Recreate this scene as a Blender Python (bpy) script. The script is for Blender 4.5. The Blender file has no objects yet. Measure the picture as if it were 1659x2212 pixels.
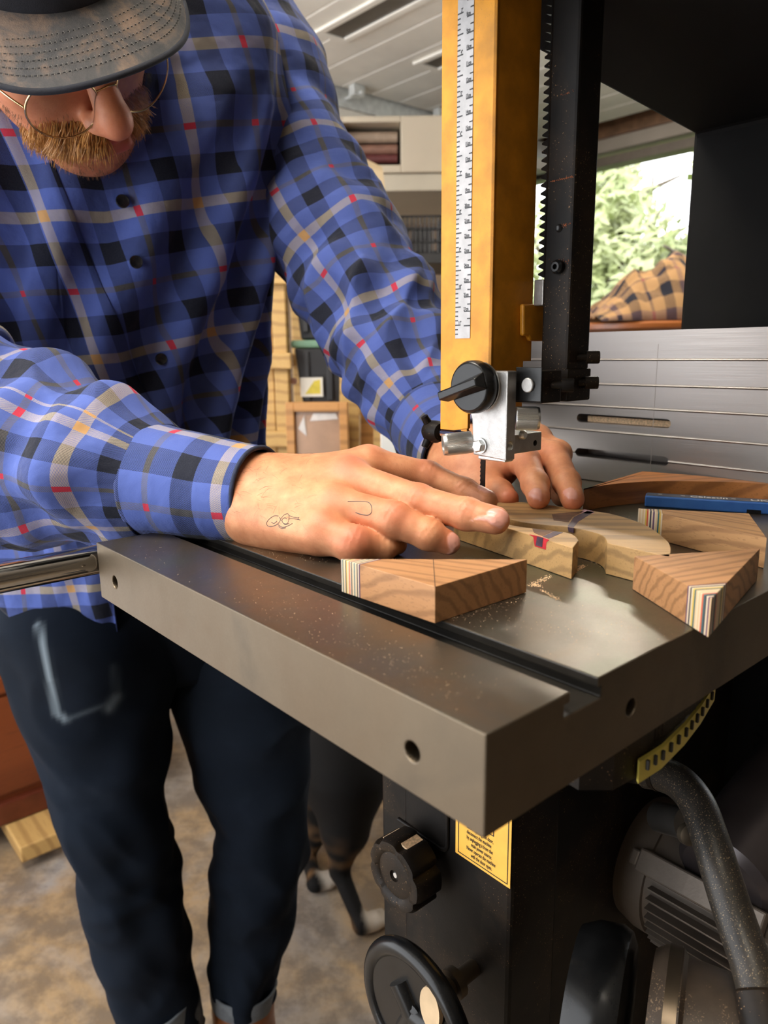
import bpy, bmesh, math, random
import numpy as np
from mathutils import Vector, Matrix, noise
from mathutils.bvhtree import BVHTree

# ------------------------------------------------------------------ camera
W, H, F = 1659.0, 2212.0, 1600.0
PITCH, ROLL, YAW = 0.2139, -0.01228, 0.7137
CZ, TZ = 1.158, 1.03
CAM = np.array([0, 0, CZ])
_fw = np.array([0, math.cos(PITCH), -math.sin(PITCH)])
_r0 = np.array([1.0, 0, 0]); _u0 = np.cross(_r0, _fw)
_rt = _r0*math.cos(ROLL) + _u0*math.sin(ROLL); _up = -_r0*math.sin(ROLL) + _u0*math.cos(ROLL)
sc = bpy.context.scene
cd = bpy.data.cameras.new('camera'); cam = bpy.data.objects.new('camera', cd)
sc.collection.objects.link(cam); sc.camera = cam
cam.matrix_world = Matrix(((_rt[0], _up[0], -_fw[0], 0), (_rt[1], _up[1], -_fw[1], 0), (_rt[2], _up[2], -_fw[2], CZ), (0, 0, 0, 1)))
cd.sensor_fit = 'VERTICAL'; cd.sensor_height = 36.0; cd.lens = F/H*36.0
cd.clip_start = 0.01; cd.clip_end = 200
cd.dof.use_dof = True; cd.dof.focus_distance = 0.50; cd.dof.aperture_fstop = 26.0/2.6

# ------------------------------------------------------------------ light
sc.view_settings.view_transform = 'Standard'; sc.view_settings.look = 'None'
sc.view_settings.gamma = 1.0; sc.view_settings.use_curve_mapping = False
sc.view_settings.exposure = 0.0
wd = bpy.data.worlds.new('sky'); sc.world = wd; wd.use_nodes = True
_n = wd.node_tree; _bg = _n.nodes['Background']
_bg.inputs[0].default_value = (0.95, 0.97, 1.0, 1); _bg.inputs[1].default_value = 5.2
sc.cycles.use_denoising = True
sc.cycles.max_bounces = 7; sc.cycles.diffuse_bounces = 4; sc.cycles.glossy_bounces = 4
sc.cycles.transmission_bounces = 4; sc.cycles.sample_clamp_indirect = 4.0
sc.cycles.caustics_reflective = False; sc.cycles.caustics_refractive = False

# ------------------------------------------------------------------ geometry helpers
UX = np.array([-math.sin(YAW), math.cos(YAW), 0]); VX = np.array([math.cos(YAW), math.sin(YAW), 0])
def ray(x, y): return _fw + _rt*(x-W/2)/F - _up*(y-H/2)/F
def PZ(x, y, z): d = ray(x, y); return CAM + d*((z-CZ)/d[2])
def PD(x, y, d): return CAM + ray(x, y)*d
def PY(x, y, Y): d = ray(x, y); return CAM + d*(Y/d[1])
A0 = PZ(1050, 1588, TZ); A0[2] = 0.0                 # near corner of the saw table, dropped to the floor
def PL(x, y, p0, n): d = ray(x, y); return CAM + d*(np.dot(np.array(p0)-CAM, n)/np.dot(d, n))
def loc(P): P = np.array(P)-A0; return np.array([P@VX, P@UX, P[2]])     # world -> saw frame (v,u,z)
def wor(v, u, z): return A0 + VX*v + UX*u + np.array([0, 0, z])
def LV(x, y, v): return loc(PL(x, y, wor(v, 0, 0), VX))
def LU(x, y, u): return loc(PL(x, y, wor(0, u, 0), UX))
def LZ(x, y, z): return loc(PZ(x, y, z))

def link(o, parent=None):
    sc.collection.objects.link(o)
    if parent is not None: o.parent = parent
    return o
def thing(name, label, cat, P=(0, 0, 0), rz=0.0, group=None):
    o = bpy.data.objects.new(name, None); link(o); o.location = Vector(P); o.rotation_euler = (0, 0, rz)
    o.empty_display_size = .05
    o['label'] = label; o['category'] = cat
    if group: o['group'] = group
    return o
def tag(o, label, cat, group=None, kind=None):
    o['label'] = label; o['category'] = cat
    if group: o['group'] = group
    if kind: o['kind'] = kind
    return o
def struct(o): o['kind'] = 'structure'; return o

class MB:
    def __init__(s): s.v = []; s.f = []; s.mi = []; s.uv = {}; s.m = 0; s.T = None
    def add(s, vs, fs, uvs=None):
        b = len(s.v)
        for p in vs:
            p = Vector(p)
            if s.T is not None: p = s.T @ p
            s.v.append(tuple(p))
        for k, f in enumerate(fs):
            if uvs is not None: s.uv[len(s.f)] = uvs[k]
            s.f.append([b+i for i in f]); s.mi.append(s.m)
        return s
    def box(s, a, b):
        (x0, y0, z0), (x1, y1, z1) = a, b
        x0, x1 = sorted((x0, x1)); y0, y1 = sorted((y0, y1)); z0, z1 = sorted((z0, z1))
        return s.add([(x0,y0,z0),(x1,y0,z0),(x1,y1,z0),(x0,y1,z0),(x0,y0,z1),(x1,y0,z1),(x1,y1,z1),(x0,y1,z1)],
                     [(0,3,2,1),(4,5,6,7),(0,1,5,4),(1,2,6,5),(2,3,7,6),(3,0,4,7)])
    def prism(s, poly, d0, d1, axis='z'):
        n = len(poly)
        def mk(p, d): return {'z': (p[0], p[1], d), 'y': (p[0], d, p[1]), 'x': (d, p[0], p[1])}[axis]
        vs = [mk(p, d0) for p in poly] + [mk(p, d1) for p in poly]
        fs = [list(range(n))[::-1], list(range(n, 2*n))] + [(i, (i+1) % n, n+(i+1) % n, n+i) for i in range(n)]
        return s.add(vs, fs)
    def tube(s, path, r, n=12, cap=True):
        path = [Vector(p) for p in path]; m = len(path)
        rs = r if hasattr(r, '__len__') else [r]*m
        vs = []; nrm = None
        for i, p in enumerate(path):
            t = (path[min(i+1, m-1)] - path[max(i-1, 0)]).normalized()
            if nrm is None:
                nrm = t.orthogonal().normalized()
            nrm = (nrm - t*nrm.dot(t)).normalized(); bn = t.cross(nrm)
            for k in range(n):
                a = 2*math.pi*k/n; vs.append(p + (nrm*math.cos(a)+bn*math.sin(a))*rs[i])
        fs = [(i*n+k, i*n+(k+1) % n, (i+1)*n+(k+1) % n, (i+1)*n+k) for i in range(m-1) for k in range(n)]
        if cap: fs += [list(range(n))[::-1], list(range((m-1)*n, m*n))]
        return s.add(vs, fs)
    def lathe(s, prof, c, ax, n=32, closed=True):       # prof: (along, radius)
        ax = Vector(ax).normalized(); e = ax.orthogonal().normalized(); g = ax.cross(e); c = Vector(c)
        vs = [c + ax*a + (e*math.cos(2*math.pi*k/n)+g*math.sin(2*math.pi*k/n))*max(r, 1e-5) for a, r in prof for k in range(n)]
        m = len(prof)
        fs = [(i*n+k, i*n+(k+1) % n, (i+1)*n+(k+1) % n, (i+1)*n+k) for i in range(m-1) for k in range(n)]
        if closed: fs += [list(range(n))[::-1], list(range((m-1)*n, m*n))]
        return s.add(vs, fs)
    def cyl(s, a, b, r, n=24): return s.tube([a, b], r, n)
    def build(s, name, mats, parent=None, smooth=None, bevel=None, seg=2):
        me = bpy.data.meshes.new(name); me.from_pydata(s.v, [], s.f)
        if not isinstance(mats, (list, tuple)): mats = [mats]
        for m in mats: me.materials.append(m)
        for p, i in zip(me.polygons, s.mi): p.material_index = i
        if s.uv:
            ul = me.uv_layers.new(name='UVMap')
            for p in me.polygons:
                if p.index in s.uv:
                    for li, c in zip(p.loop_indices, s.uv[p.index]): ul.data[li].uv = c
        bm = bmesh.new(); bm.from_mesh(me); bmesh.ops.recalc_face_normals(bm, faces=bm.faces); bm.to_mesh(me); bm.free()
        if smooth is not None:
            for p in me.polygons: p.use_smooth = True
            me.set_sharp_from_angle(angle=math.radians(smooth))
        o = bpy.data.objects.new(name, me); link(o, parent)
        if bevel:
            b = o.modifiers.new('bevel', 'BEVEL'); b.width = bevel; b.segments = seg; b.limit_method = 'ANGLE'; b.angle_limit = math.radians(40)
            b.harden_normals = False
        return o
def apply_mods(o):
    dg = bpy.context.evaluated_depsgraph_get(); dg.update()
    me = bpy.data.meshes.new_from_object(o.evaluated_get(dg)); o.modifiers.clear(); o.data = me
def boolean(o, cutter):
    m = o.modifiers.new('cut', 'BOOLEAN'); m.object = cutter; m.operation = 'DIFFERENCE'; m.solver = 'EXACT'
    apply_mods(o); bpy.data.objects.remove(cutter)

# ------------------------------------------------------------------ materials
MT = {}
class NT:
    def __init__(s, name):
        s.m = bpy.data.materials.new(name); s.m.use_nodes = True; s.t = s.m.node_tree
        s.b = s.t.nodes['Principled BSDF']
    def n(s, typ, **kw):
        nd = s.t.nodes.new(typ)
        for k, v in kw.items():
            if k.startswith('i_'):
                nd.inputs[int(k[2:]) if k[2:].isdigit() else k[2:].replace('_', ' ')].default_value = v
            else: setattr(nd, k, v)
        return nd
    def l(s, a, b): s.t.links.new(a, b)
    def coord(s, kind='Object', scale=(1, 1, 1), rot=(0, 0, 0)):
        c = s.n('ShaderNodeTexCoord'); mp = s.n('ShaderNodeMapping')
        mp.inputs['Scale'].default_value = scale; mp.inputs['Rotation'].default_value = rot
        s.l(c.outputs[kind], mp.inputs[0]); return mp.outputs[0]
    def noise(s, co, scale, detail=4, rough=.55, dist=0):
        k = s.n('ShaderNodeTexNoise'); k.inputs['Scale'].default_value = scale; k.inputs['Detail'].default_value = detail
        k.inputs['Roughness'].default_value = rough; k.inputs['Distortion'].default_value = dist
        s.l(co, k.inputs['Vector']); return k.outputs[0]
    def ramp(s, fac, stops, interp='LINEAR'):
        r = s.n('ShaderNodeValToRGB'); r.color_ramp.interpolation = interp
        e = r.color_ramp.elements
        while len(e) < len(stops): e.new(0.5)
        for el, (p, c) in zip(e, stops):
            el.position = p; el.color = (*c, 1) if len(c) == 3 else c
        s.l(fac, r.inputs[0]); return r.outputs[0]
    def math(s, op, a, b=None, c=None):
        k = s.n('ShaderNodeMath', operation=op)
        for i, x in enumerate((a, b, c)):
            if x is None: continue
            if isinstance(x, (int, float)): k.inputs[i].default_value = x
            else: s.l(x, k.inputs[i])
        return k.outputs[0]
    def mix(s, fac, a, b, mode='MIX'):
        k = s.n('ShaderNodeMix', data_type='RGBA', blend_type=mode)
        for i, x in ((0, fac), (6, a), (7, b)):
            if isinstance(x, (int, float)): k.inputs[i].default_value = x
            elif isinstance(x, tuple): k.inputs[i].default_value = (*x, 1)
            else: s.l(x, k.inputs[i])
        return k.outputs[2]
    def bump(s, h, strength=.3, dist=.001, prev=None):
        k = s.n('ShaderNodeBump'); k.inputs['Strength'].default_value = strength; k.inputs['Distance'].default_value = dist
        s.l(h, k.inputs['Height'])
        if prev is not None: s.l(prev, k.inputs['Normal'])
        return k.outputs[0]
    def set(s, **kw):
        for k, v in kw.items():
            i = s.b.inputs[k.replace('_', ' ')]
            if isinstance(v, (int, float)): i.default_value = v
            elif isinstance(v, tuple): i.default_value = (*v, 1) if len(v) == 3 else v
            else: s.l(v, i)
        return s.m
def plain(name, col, rough=.5, metal=0.0, nz=.15, ns=40, bump=0, bs=300, **kw):
    t = NT(name); co = t.coord()
    f = t.noise(co, ns, 5)
    c = t.ramp(f, [(.3, tuple(x*(1-nz) for x in col)), (.7, tuple(min(1, x*(1+nz)) for x in col))])
    t.set(Base_Color=c, Roughness=rough, Metallic=metal)
    if bump: t.set(Normal=t.bump(t.noise(co, bs, 3), bump, .0006))
    for k, v in kw.items(): t.set(**{k: v})
    return t.m
def dusty(name, col, rough=.45, metal=0.0, dust=(.30, .18, .09), amount=.70, scale=900, gate=.50, spec=.28):
    """paint with specks of sawdust lying on it"""
    t = NT(name); co = t.coord()
    n1 = t.noise(co, scale, 2, .5); n2 = t.noise(co, 22, 4, .6)
    sp = t.math('MULTIPLY', t.math('GREATER_THAN', n1, amount), t.math('GREATER_THAN', n2, gate))
    sm = t.ramp(n2, [(.45, (0, 0, 0)), (.75, (.06, .06, .06))])
    base = t.mix(sm, t.ramp(t.noise(co, 60, 5), [(.3, tuple(x*.8 for x in col)), (.7, tuple(x*1.25 for x in col))]), dust)
    t.set(Base_Color=t.mix(t.math('MULTIPLY', sp, .75), base, dust), Roughness=rough, Metallic=metal, Specular_IOR_Level=spec,
          Normal=t.bump(t.noise(co, 500, 3), .12, .0005))
    return t.m
def steel(name, col=(.33, .30, .26), rough=.3, tint=(.40, .31, .20), tint2=(.30, .33, .27), scr=.5, metal=.92):
    t = NT(name); co = t.coord()
    a = t.noise(co, 9, 4, .6, .6); b = t.noise(co, 26, 6, .65); c = t.noise(co, 700, 2)
    colr = t.ramp(a, [(.30, tint2), (.5, col), (.70, tint)])
    colr = t.mix(t.math('MULTIPLY', b, .45), colr, tuple(x*.6 for x in col))
    r = t.math('ADD', rough-.10, t.math('MULTIPLY', t.math('ADD', b, t.math('MULTIPLY', c, .5)), .16*1.4))
    sc1 = t.noise(t.coord(scale=(30, 900, 30)), 3, 2)
    t.set(Base_Color=colr, Roughness=r, Metallic=metal, Normal=t.bump(t.math('ADD', c, t.math('MULTIPLY', sc1, scr)), .10, .0002))
    return t.m
def wood(name, c1, c2, dark, ang=0.0, scale=1.0, rough=.55, ring=90, dist=2.4, axis='X'):
    """grain running along the object's own x after rotating by ang"""
    t = NT(name); co = t.coord(rot=(0, 0, ang))
    mp = t.n('ShaderNodeMapping'); mp.inputs['Scale'].default_value = (.13, 1, 1); mp.inputs['Location'].default_value = (0, .06, .035); t.l(co, mp.inputs[0])
    nz = t.noise(mp.outputs[0], 38*scale, 4, .6, .4)
    w = t.n('ShaderNodeTexWave', wave_type='RINGS', rings_direction='X'); w.inputs['Scale'].default_value = ring*scale
    w.inputs['Distortion'].default_value = dist; w.inputs['Detail'].default_value = 3; w.inputs['Detail Scale'].default_value = 1.4
    t.l(mp.outputs[0], w.inputs[0])
    fine = t.n('ShaderNodeMapping'); fine.inputs['Scale'].default_value = (.06, 1, 1); t.l(co, fine.inputs[0])
    fn = t.noise(fine.outputs[0], 900*scale, 2, .6)
    base = t.mix(nz, c1, c2)
    base = t.mix(t.math('MULTIPLY', t.ramp(w.outputs[1], [(.55, (0, 0, 0)), (.95, (1, 1, 1))]), .55), base, dark)
    base = t.mix(t.math('MULTIPLY', t.math('GREATER_THAN', fn, .62), .35), base, dark)
    t.set(Base_Color=base, Roughness=rough, Normal=t.bump(fn, .25, .0003))
    return t.m

M = {}
M['table_top'] = steel('ground_cast_iron', (.19, .165, .13), .28, (.25, .165, .085), (.17, .20, .14))
M['table_side'] = steel('dull_cast_iron', (.150, .118, .082), .42, (.14, .105, .07), (.085, .072, .056), .2, .85)
M['black'] = dusty('black_paint', (.0060, .0050, .0044), .45, spec=.13)
M['black_clean'] = plain('black_gloss', (.008, .008, .008), .25, 0, .3, 60, .06, Specular_IOR_Level=.28)
M['black_deep'] = plain('black_matt', (.0035, .0033, .0032), .75, 0, .3, 20, Specular_IOR_Level=.15)
M['yellow'] = dusty('yellow_paint', (.60, .255, .018), .40, 0, (.26, .13, .05), .68, 1400)
M['alu'] = plain('machined_aluminium', (.37, .36, .345), .42, .85, .12, 200, .25, 1500)
M['zinc'] = plain('bright_zinc', (.74, .75, .74), .36, 1.0, .1, 80, .1, 900)
M['chrome'] = plain('chrome', (.60, .58, .55), .09, 1.0, .05, 20)
M['sticker'] = plain('scale_sticker', (.40, .39, .39), .45, .1, .15, 120)
M['ink'] = plain('black_ink', (.012, .012, .012), .5, 0, .1)
M['label_yellow'] = plain('label_yellow', (.80, .42, .06), .45, 0, .08, 60)
M['white'] = plain('white_paint', (.82, .79, .72), .6, 0, .06, 8)
M['dust'] = plain('sawdust', (.68, .47, .28), .9, 0, .35, 600)
M['white_ink'] = plain('white_ink', (.75, .72, .70), .5, 0, .05)
# ------------------------------------------------------------------ the room (garage workshop)
ZC = 2.45
VW = 3.844                                           # window wall, in the saw frame
VO = -1.5                                            # open garage doorway side
UB = 4.6
def wpoly(pts): return [Vector(wor(*p)) for p in pts]
t = NT('concrete'); co = t.coord()
a = t.noise(co, 2.2, 6, .62, .5); b = t.noise(co, 14, 8, .7); c = t.noise(co, 55, 5)
base = t.ramp(a, [(.30, (.24, .235, .25)), (.46, (.34, .28, .22)), (.56, (.42, .29, .16)), (.70, (.36, .34, .33))])
base = t.mix(t.math('MULTIPLY', t.ramp(b, [(.42, (1, 1, 1)), (.58, (0, 0, 0))]), .6), base, (.10, .08, .065))
M['concrete'] = t.set(Base_Color=base, Roughness=t.math('ADD', .22, t.math('MULTIPLY', c, .35)), Normal=t.bump(t.math('ADD', b, t.math('MULTIPLY', c, .4)), .35, .006))
mb = MB(); c0, c1, c2, c3 = (wor(VO-.5, -4.5, 0), wor(VW+.1, -4.5, 0), wor(VW+.1, 6.5, 0), wor(VO-.5, 6.5, 0))
mb.add([Vector(p)+Vector((0, 0, -.1)) for p in (c0, c1, c2, c3)]+[Vector(p) for p in (c0, c1, c2, c3)],
       [(0,3,2,1),(4,5,6,7),(0,1,5,4),(1,2,6,5),(2,3,7,6),(3,0,4,7)])
struct(mb.build('floor', M['concrete']))
room = YAW
def lbox(name, a, b, mat, parent=None, bevel=None):
    """box given in the saw-aligned room frame"""
    mb = MB(); mb.T = Matrix.Translation(Vector(A0)) @ Matrix.Rotation(YAW, 4, 'Z'); mb.box(a, b)
    return mb.build(name, mat, parent, bevel=bevel)
t = NT('ceiling_paint'); co = t.coord(); M['ceil'] = t.set(Base_Color=t.ramp(t.noise(co, 5, 4), [(.3, (.80, .78, .72)), (.7, (.86, .84, .78))]), Roughness=.6)
struct(lbox('ceiling', (VO-.1, -4.5, ZC), (VW+.1, 6.5, ZC+.1), M['ceil']))
# brown panelled back wall square to the view
YB = 4.15
t = NT('wall_panel'); co = t.coord(); sx = t.n('ShaderNodeSeparateXYZ'); t.l(co, sx.inputs[0])
fr = t.math('FRACT', t.math('MULTIPLY', sx.outputs[0], 2.3))
gr = t.math('LESS_THAN', fr, .05)
bc = t.ramp(t.noise(co, 3, 5), [(.3, (.16, .105, .065)), (.7, (.22, .155, .10))])
M['panel'] = t.set(Base_Color=t.mix(gr, bc, (.05, .03, .02)), Roughness=.7)
mb = MB(); mb.box((-4.5, YB, 0), (.55, YB+.12, ZC)); struct(mb.build('wall_back', M['panel']))
# window wall with opening
WZ0, WZ1 = .55, 2.24
wu0, wu1 = -.6, 3.9
t = NT('wall_paint'); co = t.coord(); M['wallp'] = t.set(Base_Color=t.ramp(t.noise(co, 4, 4), [(.3, (.30, .26, .21)), (.7, (.36, .31, .26))]), Roughness=.7)
mb = MB(); mb.T = Matrix.Translation(Vector(A0)) @ Matrix.Rotation(YAW, 4, 'Z')
mb.box((VW, -4.5, 0), (VW+.12, wu0, ZC)); mb.box((VW, wu1, 0), (VW+.12, 6.5, ZC)); mb.box((VW, wu0, 0), (VW+.12, wu1, WZ0)); mb.box((VW, wu0, WZ1+.03), (VW+.12, wu1, ZC))
struct(mb.build('wall_right', M['wallp']))
lb = lbox('trim_1', (VW-.03, -4.5, ZC-.11), (VW-.002, 4.2, ZC), plain('brown_trim', (.20, .11, .06), .5, 0, .3, 20)); struct(lb)
M['frame'] = plain('window_frame', (.16, .13, .10), .5, 0, .1, 20)
wn = MB(); wn.T = mb.T
for q in (((VW-.02, wu0, WZ0), (VW+.1, wu0+.05, WZ1)), ((VW-.02, wu1-.05, WZ0), (VW+.1, wu1, WZ1)), ((VW-.02, wu0+.05, WZ0), (VW+.1, wu1-.05, WZ0+.05)), ((VW-.02, wu0+.05, WZ1-.05), (VW+.1, wu1-.05, WZ1)), ((VW, 1.0, WZ0+.05), (VW+.06, 1.04, WZ1-.05))):
    wn.box(*q)
win = struct(wn.build('window_1', M['frame'], None, bevel=.004))
t = NT('glass'); t.b.inputs['Transmission Weight'].default_value = 1.0; t.b.inputs['IOR'].default_value = 1.02
M['glass'] = t.set(Base_Color=(1., 1., 1.), Roughness=0.0)
g = MB(); g.T = mb.T; g.box((VW+.03, wu0+.05, WZ0+.05), (VW+.036, 1.0, WZ1-.05)); g.box((VW+.03, 1.04, WZ0+.05), (VW+.036, wu1-.05, WZ1-.05)); g.build('pane', M['glass'], win)
# left part of the room behind the camera stays closed, doorway side is open
struct(lbox('wall_left', (VO-.1, 5.2, 0), (VO, 6.5, ZC), M['wallp']))
mb = MB(); mb.T = Matrix.Translation(Vector(A0)) @ Matrix.Rotation(YAW, 4, 'Z'); mb.box((VO-.1, -4.5, 0), (VO, -.1, ZC)); mb.box((VO-.1, -.1, 2.3), (VO, 5.2, ZC))
struct(mb.build('wall_front', M['wallp']))
struct(lbox('wall_far', (VO-.1, 6.5, 0), (VW+.12, 6.6, ZC), M['wallp']))
struct(lbox('wall_rear', (VO-.1, -4.6, 0), (VW+.1, -4.5, ZC), M['wallp']))
def portal(nm, v, u0, u1, z0, z1, sgn):
    L = bpy.data.lights.new(nm, 'AREA'); L.shape = 'RECTANGLE'; L.size = u1-u0; L.size_y = z1-z0; L.cycles.is_portal = True
    o = bpy.data.objects.new(nm, L); sc.collection.objects.link(o)
    P = wor(v, (u0+u1)/2, (z0+z1)/2); d = Vector(VX*sgn); z = -d; x = Vector(UX); y = z.cross(x)
    o.matrix_world = Matrix(((x[0], y[0], z[0], P[0]), (x[1], y[1], z[1], P[1]), (x[2], y[2], z[2], P[2]), (0, 0, 0, 1)))
portal('doorway_sky', VO-.02, -.1, 5.2, 0, 2.3, 1)
portal('window_sky', VW+.05, wu0, wu1, WZ0, WZ1, -1)
# added fill lamp, unseen above the saw, for top light
lt = thing('added_lamp', 'added twin tube lamp with white housing, unseen above the saw table, giving top light', 'lamp', wor(-.35, .35, 2.3), YAW)
mb = MB(); mb.box((-.09, -.65, .02), (.09, .65, .06)); mb.cyl((0, -.4, .06), (0, -.4, .148), .008, 8); mb.cyl((0, .4, .06), (0, .4, .148), .008, 8)
mb.build('housing', M['white'], lt, bevel=.004)
t = NT('added_lamp_tube'); t.b.inputs['Emission Color'].default_value = (1, .93, .82, 1); t.b.inputs['Emission Strength'].default_value = 120
mb = MB()
for x in (-.045, .045): mb.tube([(x, -.6, 0), (x, .6, 0)], .016, 12)
mb.build('tube', t.m, lt, smooth=40)

l2 = thing('added_lamp', 'added white tube lamp hidden behind the black machine frame to brighten the ceiling', 'lamp', PD(1560, 60, 2.1), YAW)  # added lamp, hidden by the frame, brightens ceiling and fence
mb = MB(); zl = ZC-l2.location.z-.13; mb.cyl((0, -.3, .0), (0, -.3, zl), .004, 8); mb.cyl((0, .3, .0), (0, .3, zl), .004, 8); mb.box((-.012, -.5, .012), (.012, .5, .022)); mb.build('hanger', M['white'], l2)
mb = MB(); mb.tube([(0, -.5, 0), (0, .5, 0)], .014, 12); mb.build('tube', t.m, l2, smooth=40)
l3 = thing('added_lamp', 'added white tube lamp out of view at the far left, brightening ceiling and back wall', 'lamp', (-1.75, 2.5, 2.12), YAW)  # added lamp out of view, lifts the ceiling and back wall
mb = MB(); zl = ZC-2.12-.12; mb.cyl((0, -.4, .0), (0, -.4, zl), .004, 8); mb.cyl((0, .4, .0), (0, .4, zl), .004, 8); mb.box((-.012, -.6, .014), (.012, .6, .024)); mb.build('hanger', M['white'], l3)
mb = MB(); mb.tube([(0, -.6, 0), (0, .6, 0)], .016, 12); mb.build('tube', t.m, l3, smooth=40)
# overhead garage door rolled up under the ceiling, with its track
ZD = 2.33
def CL(x, y): return LZ(x, y, ZD)
v_tr = None
p1 = CL(680, 165); p2 = CL(948, 245)
ut = (p1[1]+p2[1])/2
gd = thing('garage_door', 'white sectional garage door rolled up flat under the ceiling', 'garage door', wor(0, 0, 0), YAW)
nsec = 9
sec_w = .53
vs0 = VO + .25
for k in range(nsec):
    mb = MB(); x0 = vs0 + k*sec_w
    # each section: three raised planks with grooves between
    for j in range(3):
        w0 = x0 + j*sec_w/3; mb.box((w0+.004, -2.4, ZD), (w0+sec_w/3-.004, ut+.02, ZD+.035))
    mb.box((x0+.002, -2.4, ZD+.006), (x0+sec_w-.002, ut+.02, ZD+.034))
    mb.build('door_section', M['white'], gd, bevel=.003)
M['slotdark'] = plain('dark_window', (.10, .09, .075), .3, 0, .2, 10)
for (xa, ya, xb, yb) in ((722, 72, 838, 10), (935, 140, 1010, 100)):
    q1 = CL(xa, ya); q2 = CL(xb, yb); vc = (q1[0]+q2[0])/2; u1 = q1[1]; u0 = u1 - .62
    fr_ = MB()
    for bx in (((vc-.075, u0-.03), (vc+.075, u0)), ((vc-.075, u1), (vc+.075, u1+.03)), ((vc-.075, u0), (vc-.045, u1)), ((vc+.045, u0), (vc+.075, u1))):
        fr_.box((bx[0][0], bx[0][1], ZD-.012), (bx[1][0], bx[1][1], ZD-.001))
    fo = fr_.build('window_frame', M['white'], gd, bevel=.003)
    mb = MB(); mb.box((vc-.045, u0, ZD-.006), (vc+.045, u1, ZD-.002)); mb.build('pane', M['slotdark'], fo)
tr = thing('door_track', 'galvanised steel track with rollers along the edge of the rolled up door', 'track', wor(0, 0, 0), YAW)
M['galv'] = plain('galvanised', (.66, .68, .68), .38, .35, .15, 30)
mb = MB(); q = [(ut+.04, ZD-.03), (ut+.115, ZD-.03), (ut+.115, ZD-.022), (ut+.05, ZD-.022), (ut+.05, ZD+.05), (ut+.115, ZD+.05), (ut+.115, ZD+.058), (ut+.04, ZD+.058)]
q = [(a_, b_-.045) for a_, b_ in q]; mb.prism(q, vs0-.2, 3.7, 'x'); mb.build('rail', M['galv'], tr)
mb = MB(); mb.prism([(ut+.04, ZD-.08), (ut+.045, ZD-.08), (ut+.045, ZD-.135), (ut+.13, ZD-.135), (ut+.13, ZD-.14), (ut+.04, ZD-.14)], vs0-.2, 3.7, 'x'); mb.build('angle_iron', M['white'], tr)
for (x, y) in ((770, 185), (945, 238)):
    v = CL(x, y)[0]; mb = MB(); mb.lathe([(0, .012), (0, .028), (.02, .028), (.02, .012)], (v, ut+.06, ZD-.035), (0, 1, 0), 20)
    mb.cyl((v, ut-.08, ZD-.035), (v, ut+.06, ZD-.035), .007, 8); mb.box((v-.03, ut-.06, ZD-.045), (v+.03, ut-.02, ZD-.001)); mb.build('roller', M['galv'], tr, smooth=35)

# ------------------------------------------------------------------ outside: lawn and trees
t = NT('lawn'); co = t.coord(); M['lawn'] = t.set(Base_Color=t.ramp(t.noise(co, 3, 6), [(.3, (.10, .16, .05)), (.7, (.22, .30, .10))]), Roughness=.9)
mb = MB(); mb.T = Matrix.Translation(Vector(A0)) @ Matrix.Rotation(YAW, 4, 'Z'); mb.box((VW+.15, -12, -.14), (VW+30, 25, -.02)); o = mb.build('lawn', M['lawn']); tag(o, 'green lawn outside beyond the window', 'lawn', kind='structure')
t = NT('leaf'); co = t.coord(); M['leaf'] = t.set(Base_Color=t.ramp(t.noise(co, .9, 4), [(.3, (.16, .22, .08)), (.5, (.34, .38, .16)), (.7, (.50, .52, .30))]), Roughness=.55, Transmission_Weight=0.0)
M['bark'] = plain('bark', (.14, .11, .08), .9, 0, .4, 12, .5, 40)
def tree(P, h, r, n, seed, label, zc):
    rnd = random.Random(seed); o = thing('garden_tree', label, 'tree', P, 0, 'trees beyond the window')
    mb = MB(); mb.tube([(0, 0, -.05), (.05, 0, h*.4), (-.05, .08, h*.75), (0, 0, h)], [.13, .1, .06, .02], 10)
    for k in range(8):
        a = rnd.uniform(0, 6.28); z = h*rnd.uniform(.35, .8); mb.tube([(0, 0, z), (math.cos(a)*r*.4, math.sin(a)*r*.4, z+r*.3), (math.cos(a)*r*.75, math.sin(a)*r*.75, z+r*.45)], [.045, .03, .01], 6)
    mb.build('trunk', M['bark'], o, smooth=60)
    mb = MB(); cl = [(Vector((rnd.gauss(0, .42)*r, rnd.gauss(0, .42)*r, zc+rnd.uniform(-1, 1)*h*.42)), rnd.uniform(.18, .42)*r) for _ in range(40)]
    for _ in range(n):
        c, cr = rnd.choice(cl); d = Vector((rnd.gauss(0, 1), rnd.gauss(0, 1), rnd.gauss(0, 1))).normalized()*cr*rnd.uniform(.6, 1)
        p = c+d; s = rnd.uniform(.05, .10); a = Vector((rnd.gauss(0, 1), rnd.gauss(0, 1), rnd.gauss(0, .6))).normalized(); b = a.orthogonal().normalized()
        mb.add([p-a*s, p+b*s*.45, p+a*s, p-b*s*.45], [(0, 1, 2, 3)])
    f = mb.build('foliage', M['leaf'], o); f['kind'] = 'stuff'
tree(PD(1330, 500, 8.5)*[1, 1, 0], 3.6, 1.1, 7000, 3, 'pale green leafy tree seen through the window, left of the machine column', 1.75)
tree(PD(1610, 560, 5.8)*[1, 1, 0], 2.4, 1.0, 5000, 5, 'low bushy tree outside the window, nearest the machine column', 1.2)
tree(PD(1190, 500, 11.5)*[1, 1, 0], 4.2, 1.3, 6000, 8, 'tall tree outside the window, mostly hidden by the black guide post', 2.2)
tree(PD(1400, 600, 17)*[1, 1, 0], 5.2, 2.6, 7000, 9, 'broad tree furthest back behind the other trees outside', 1.2)
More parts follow.
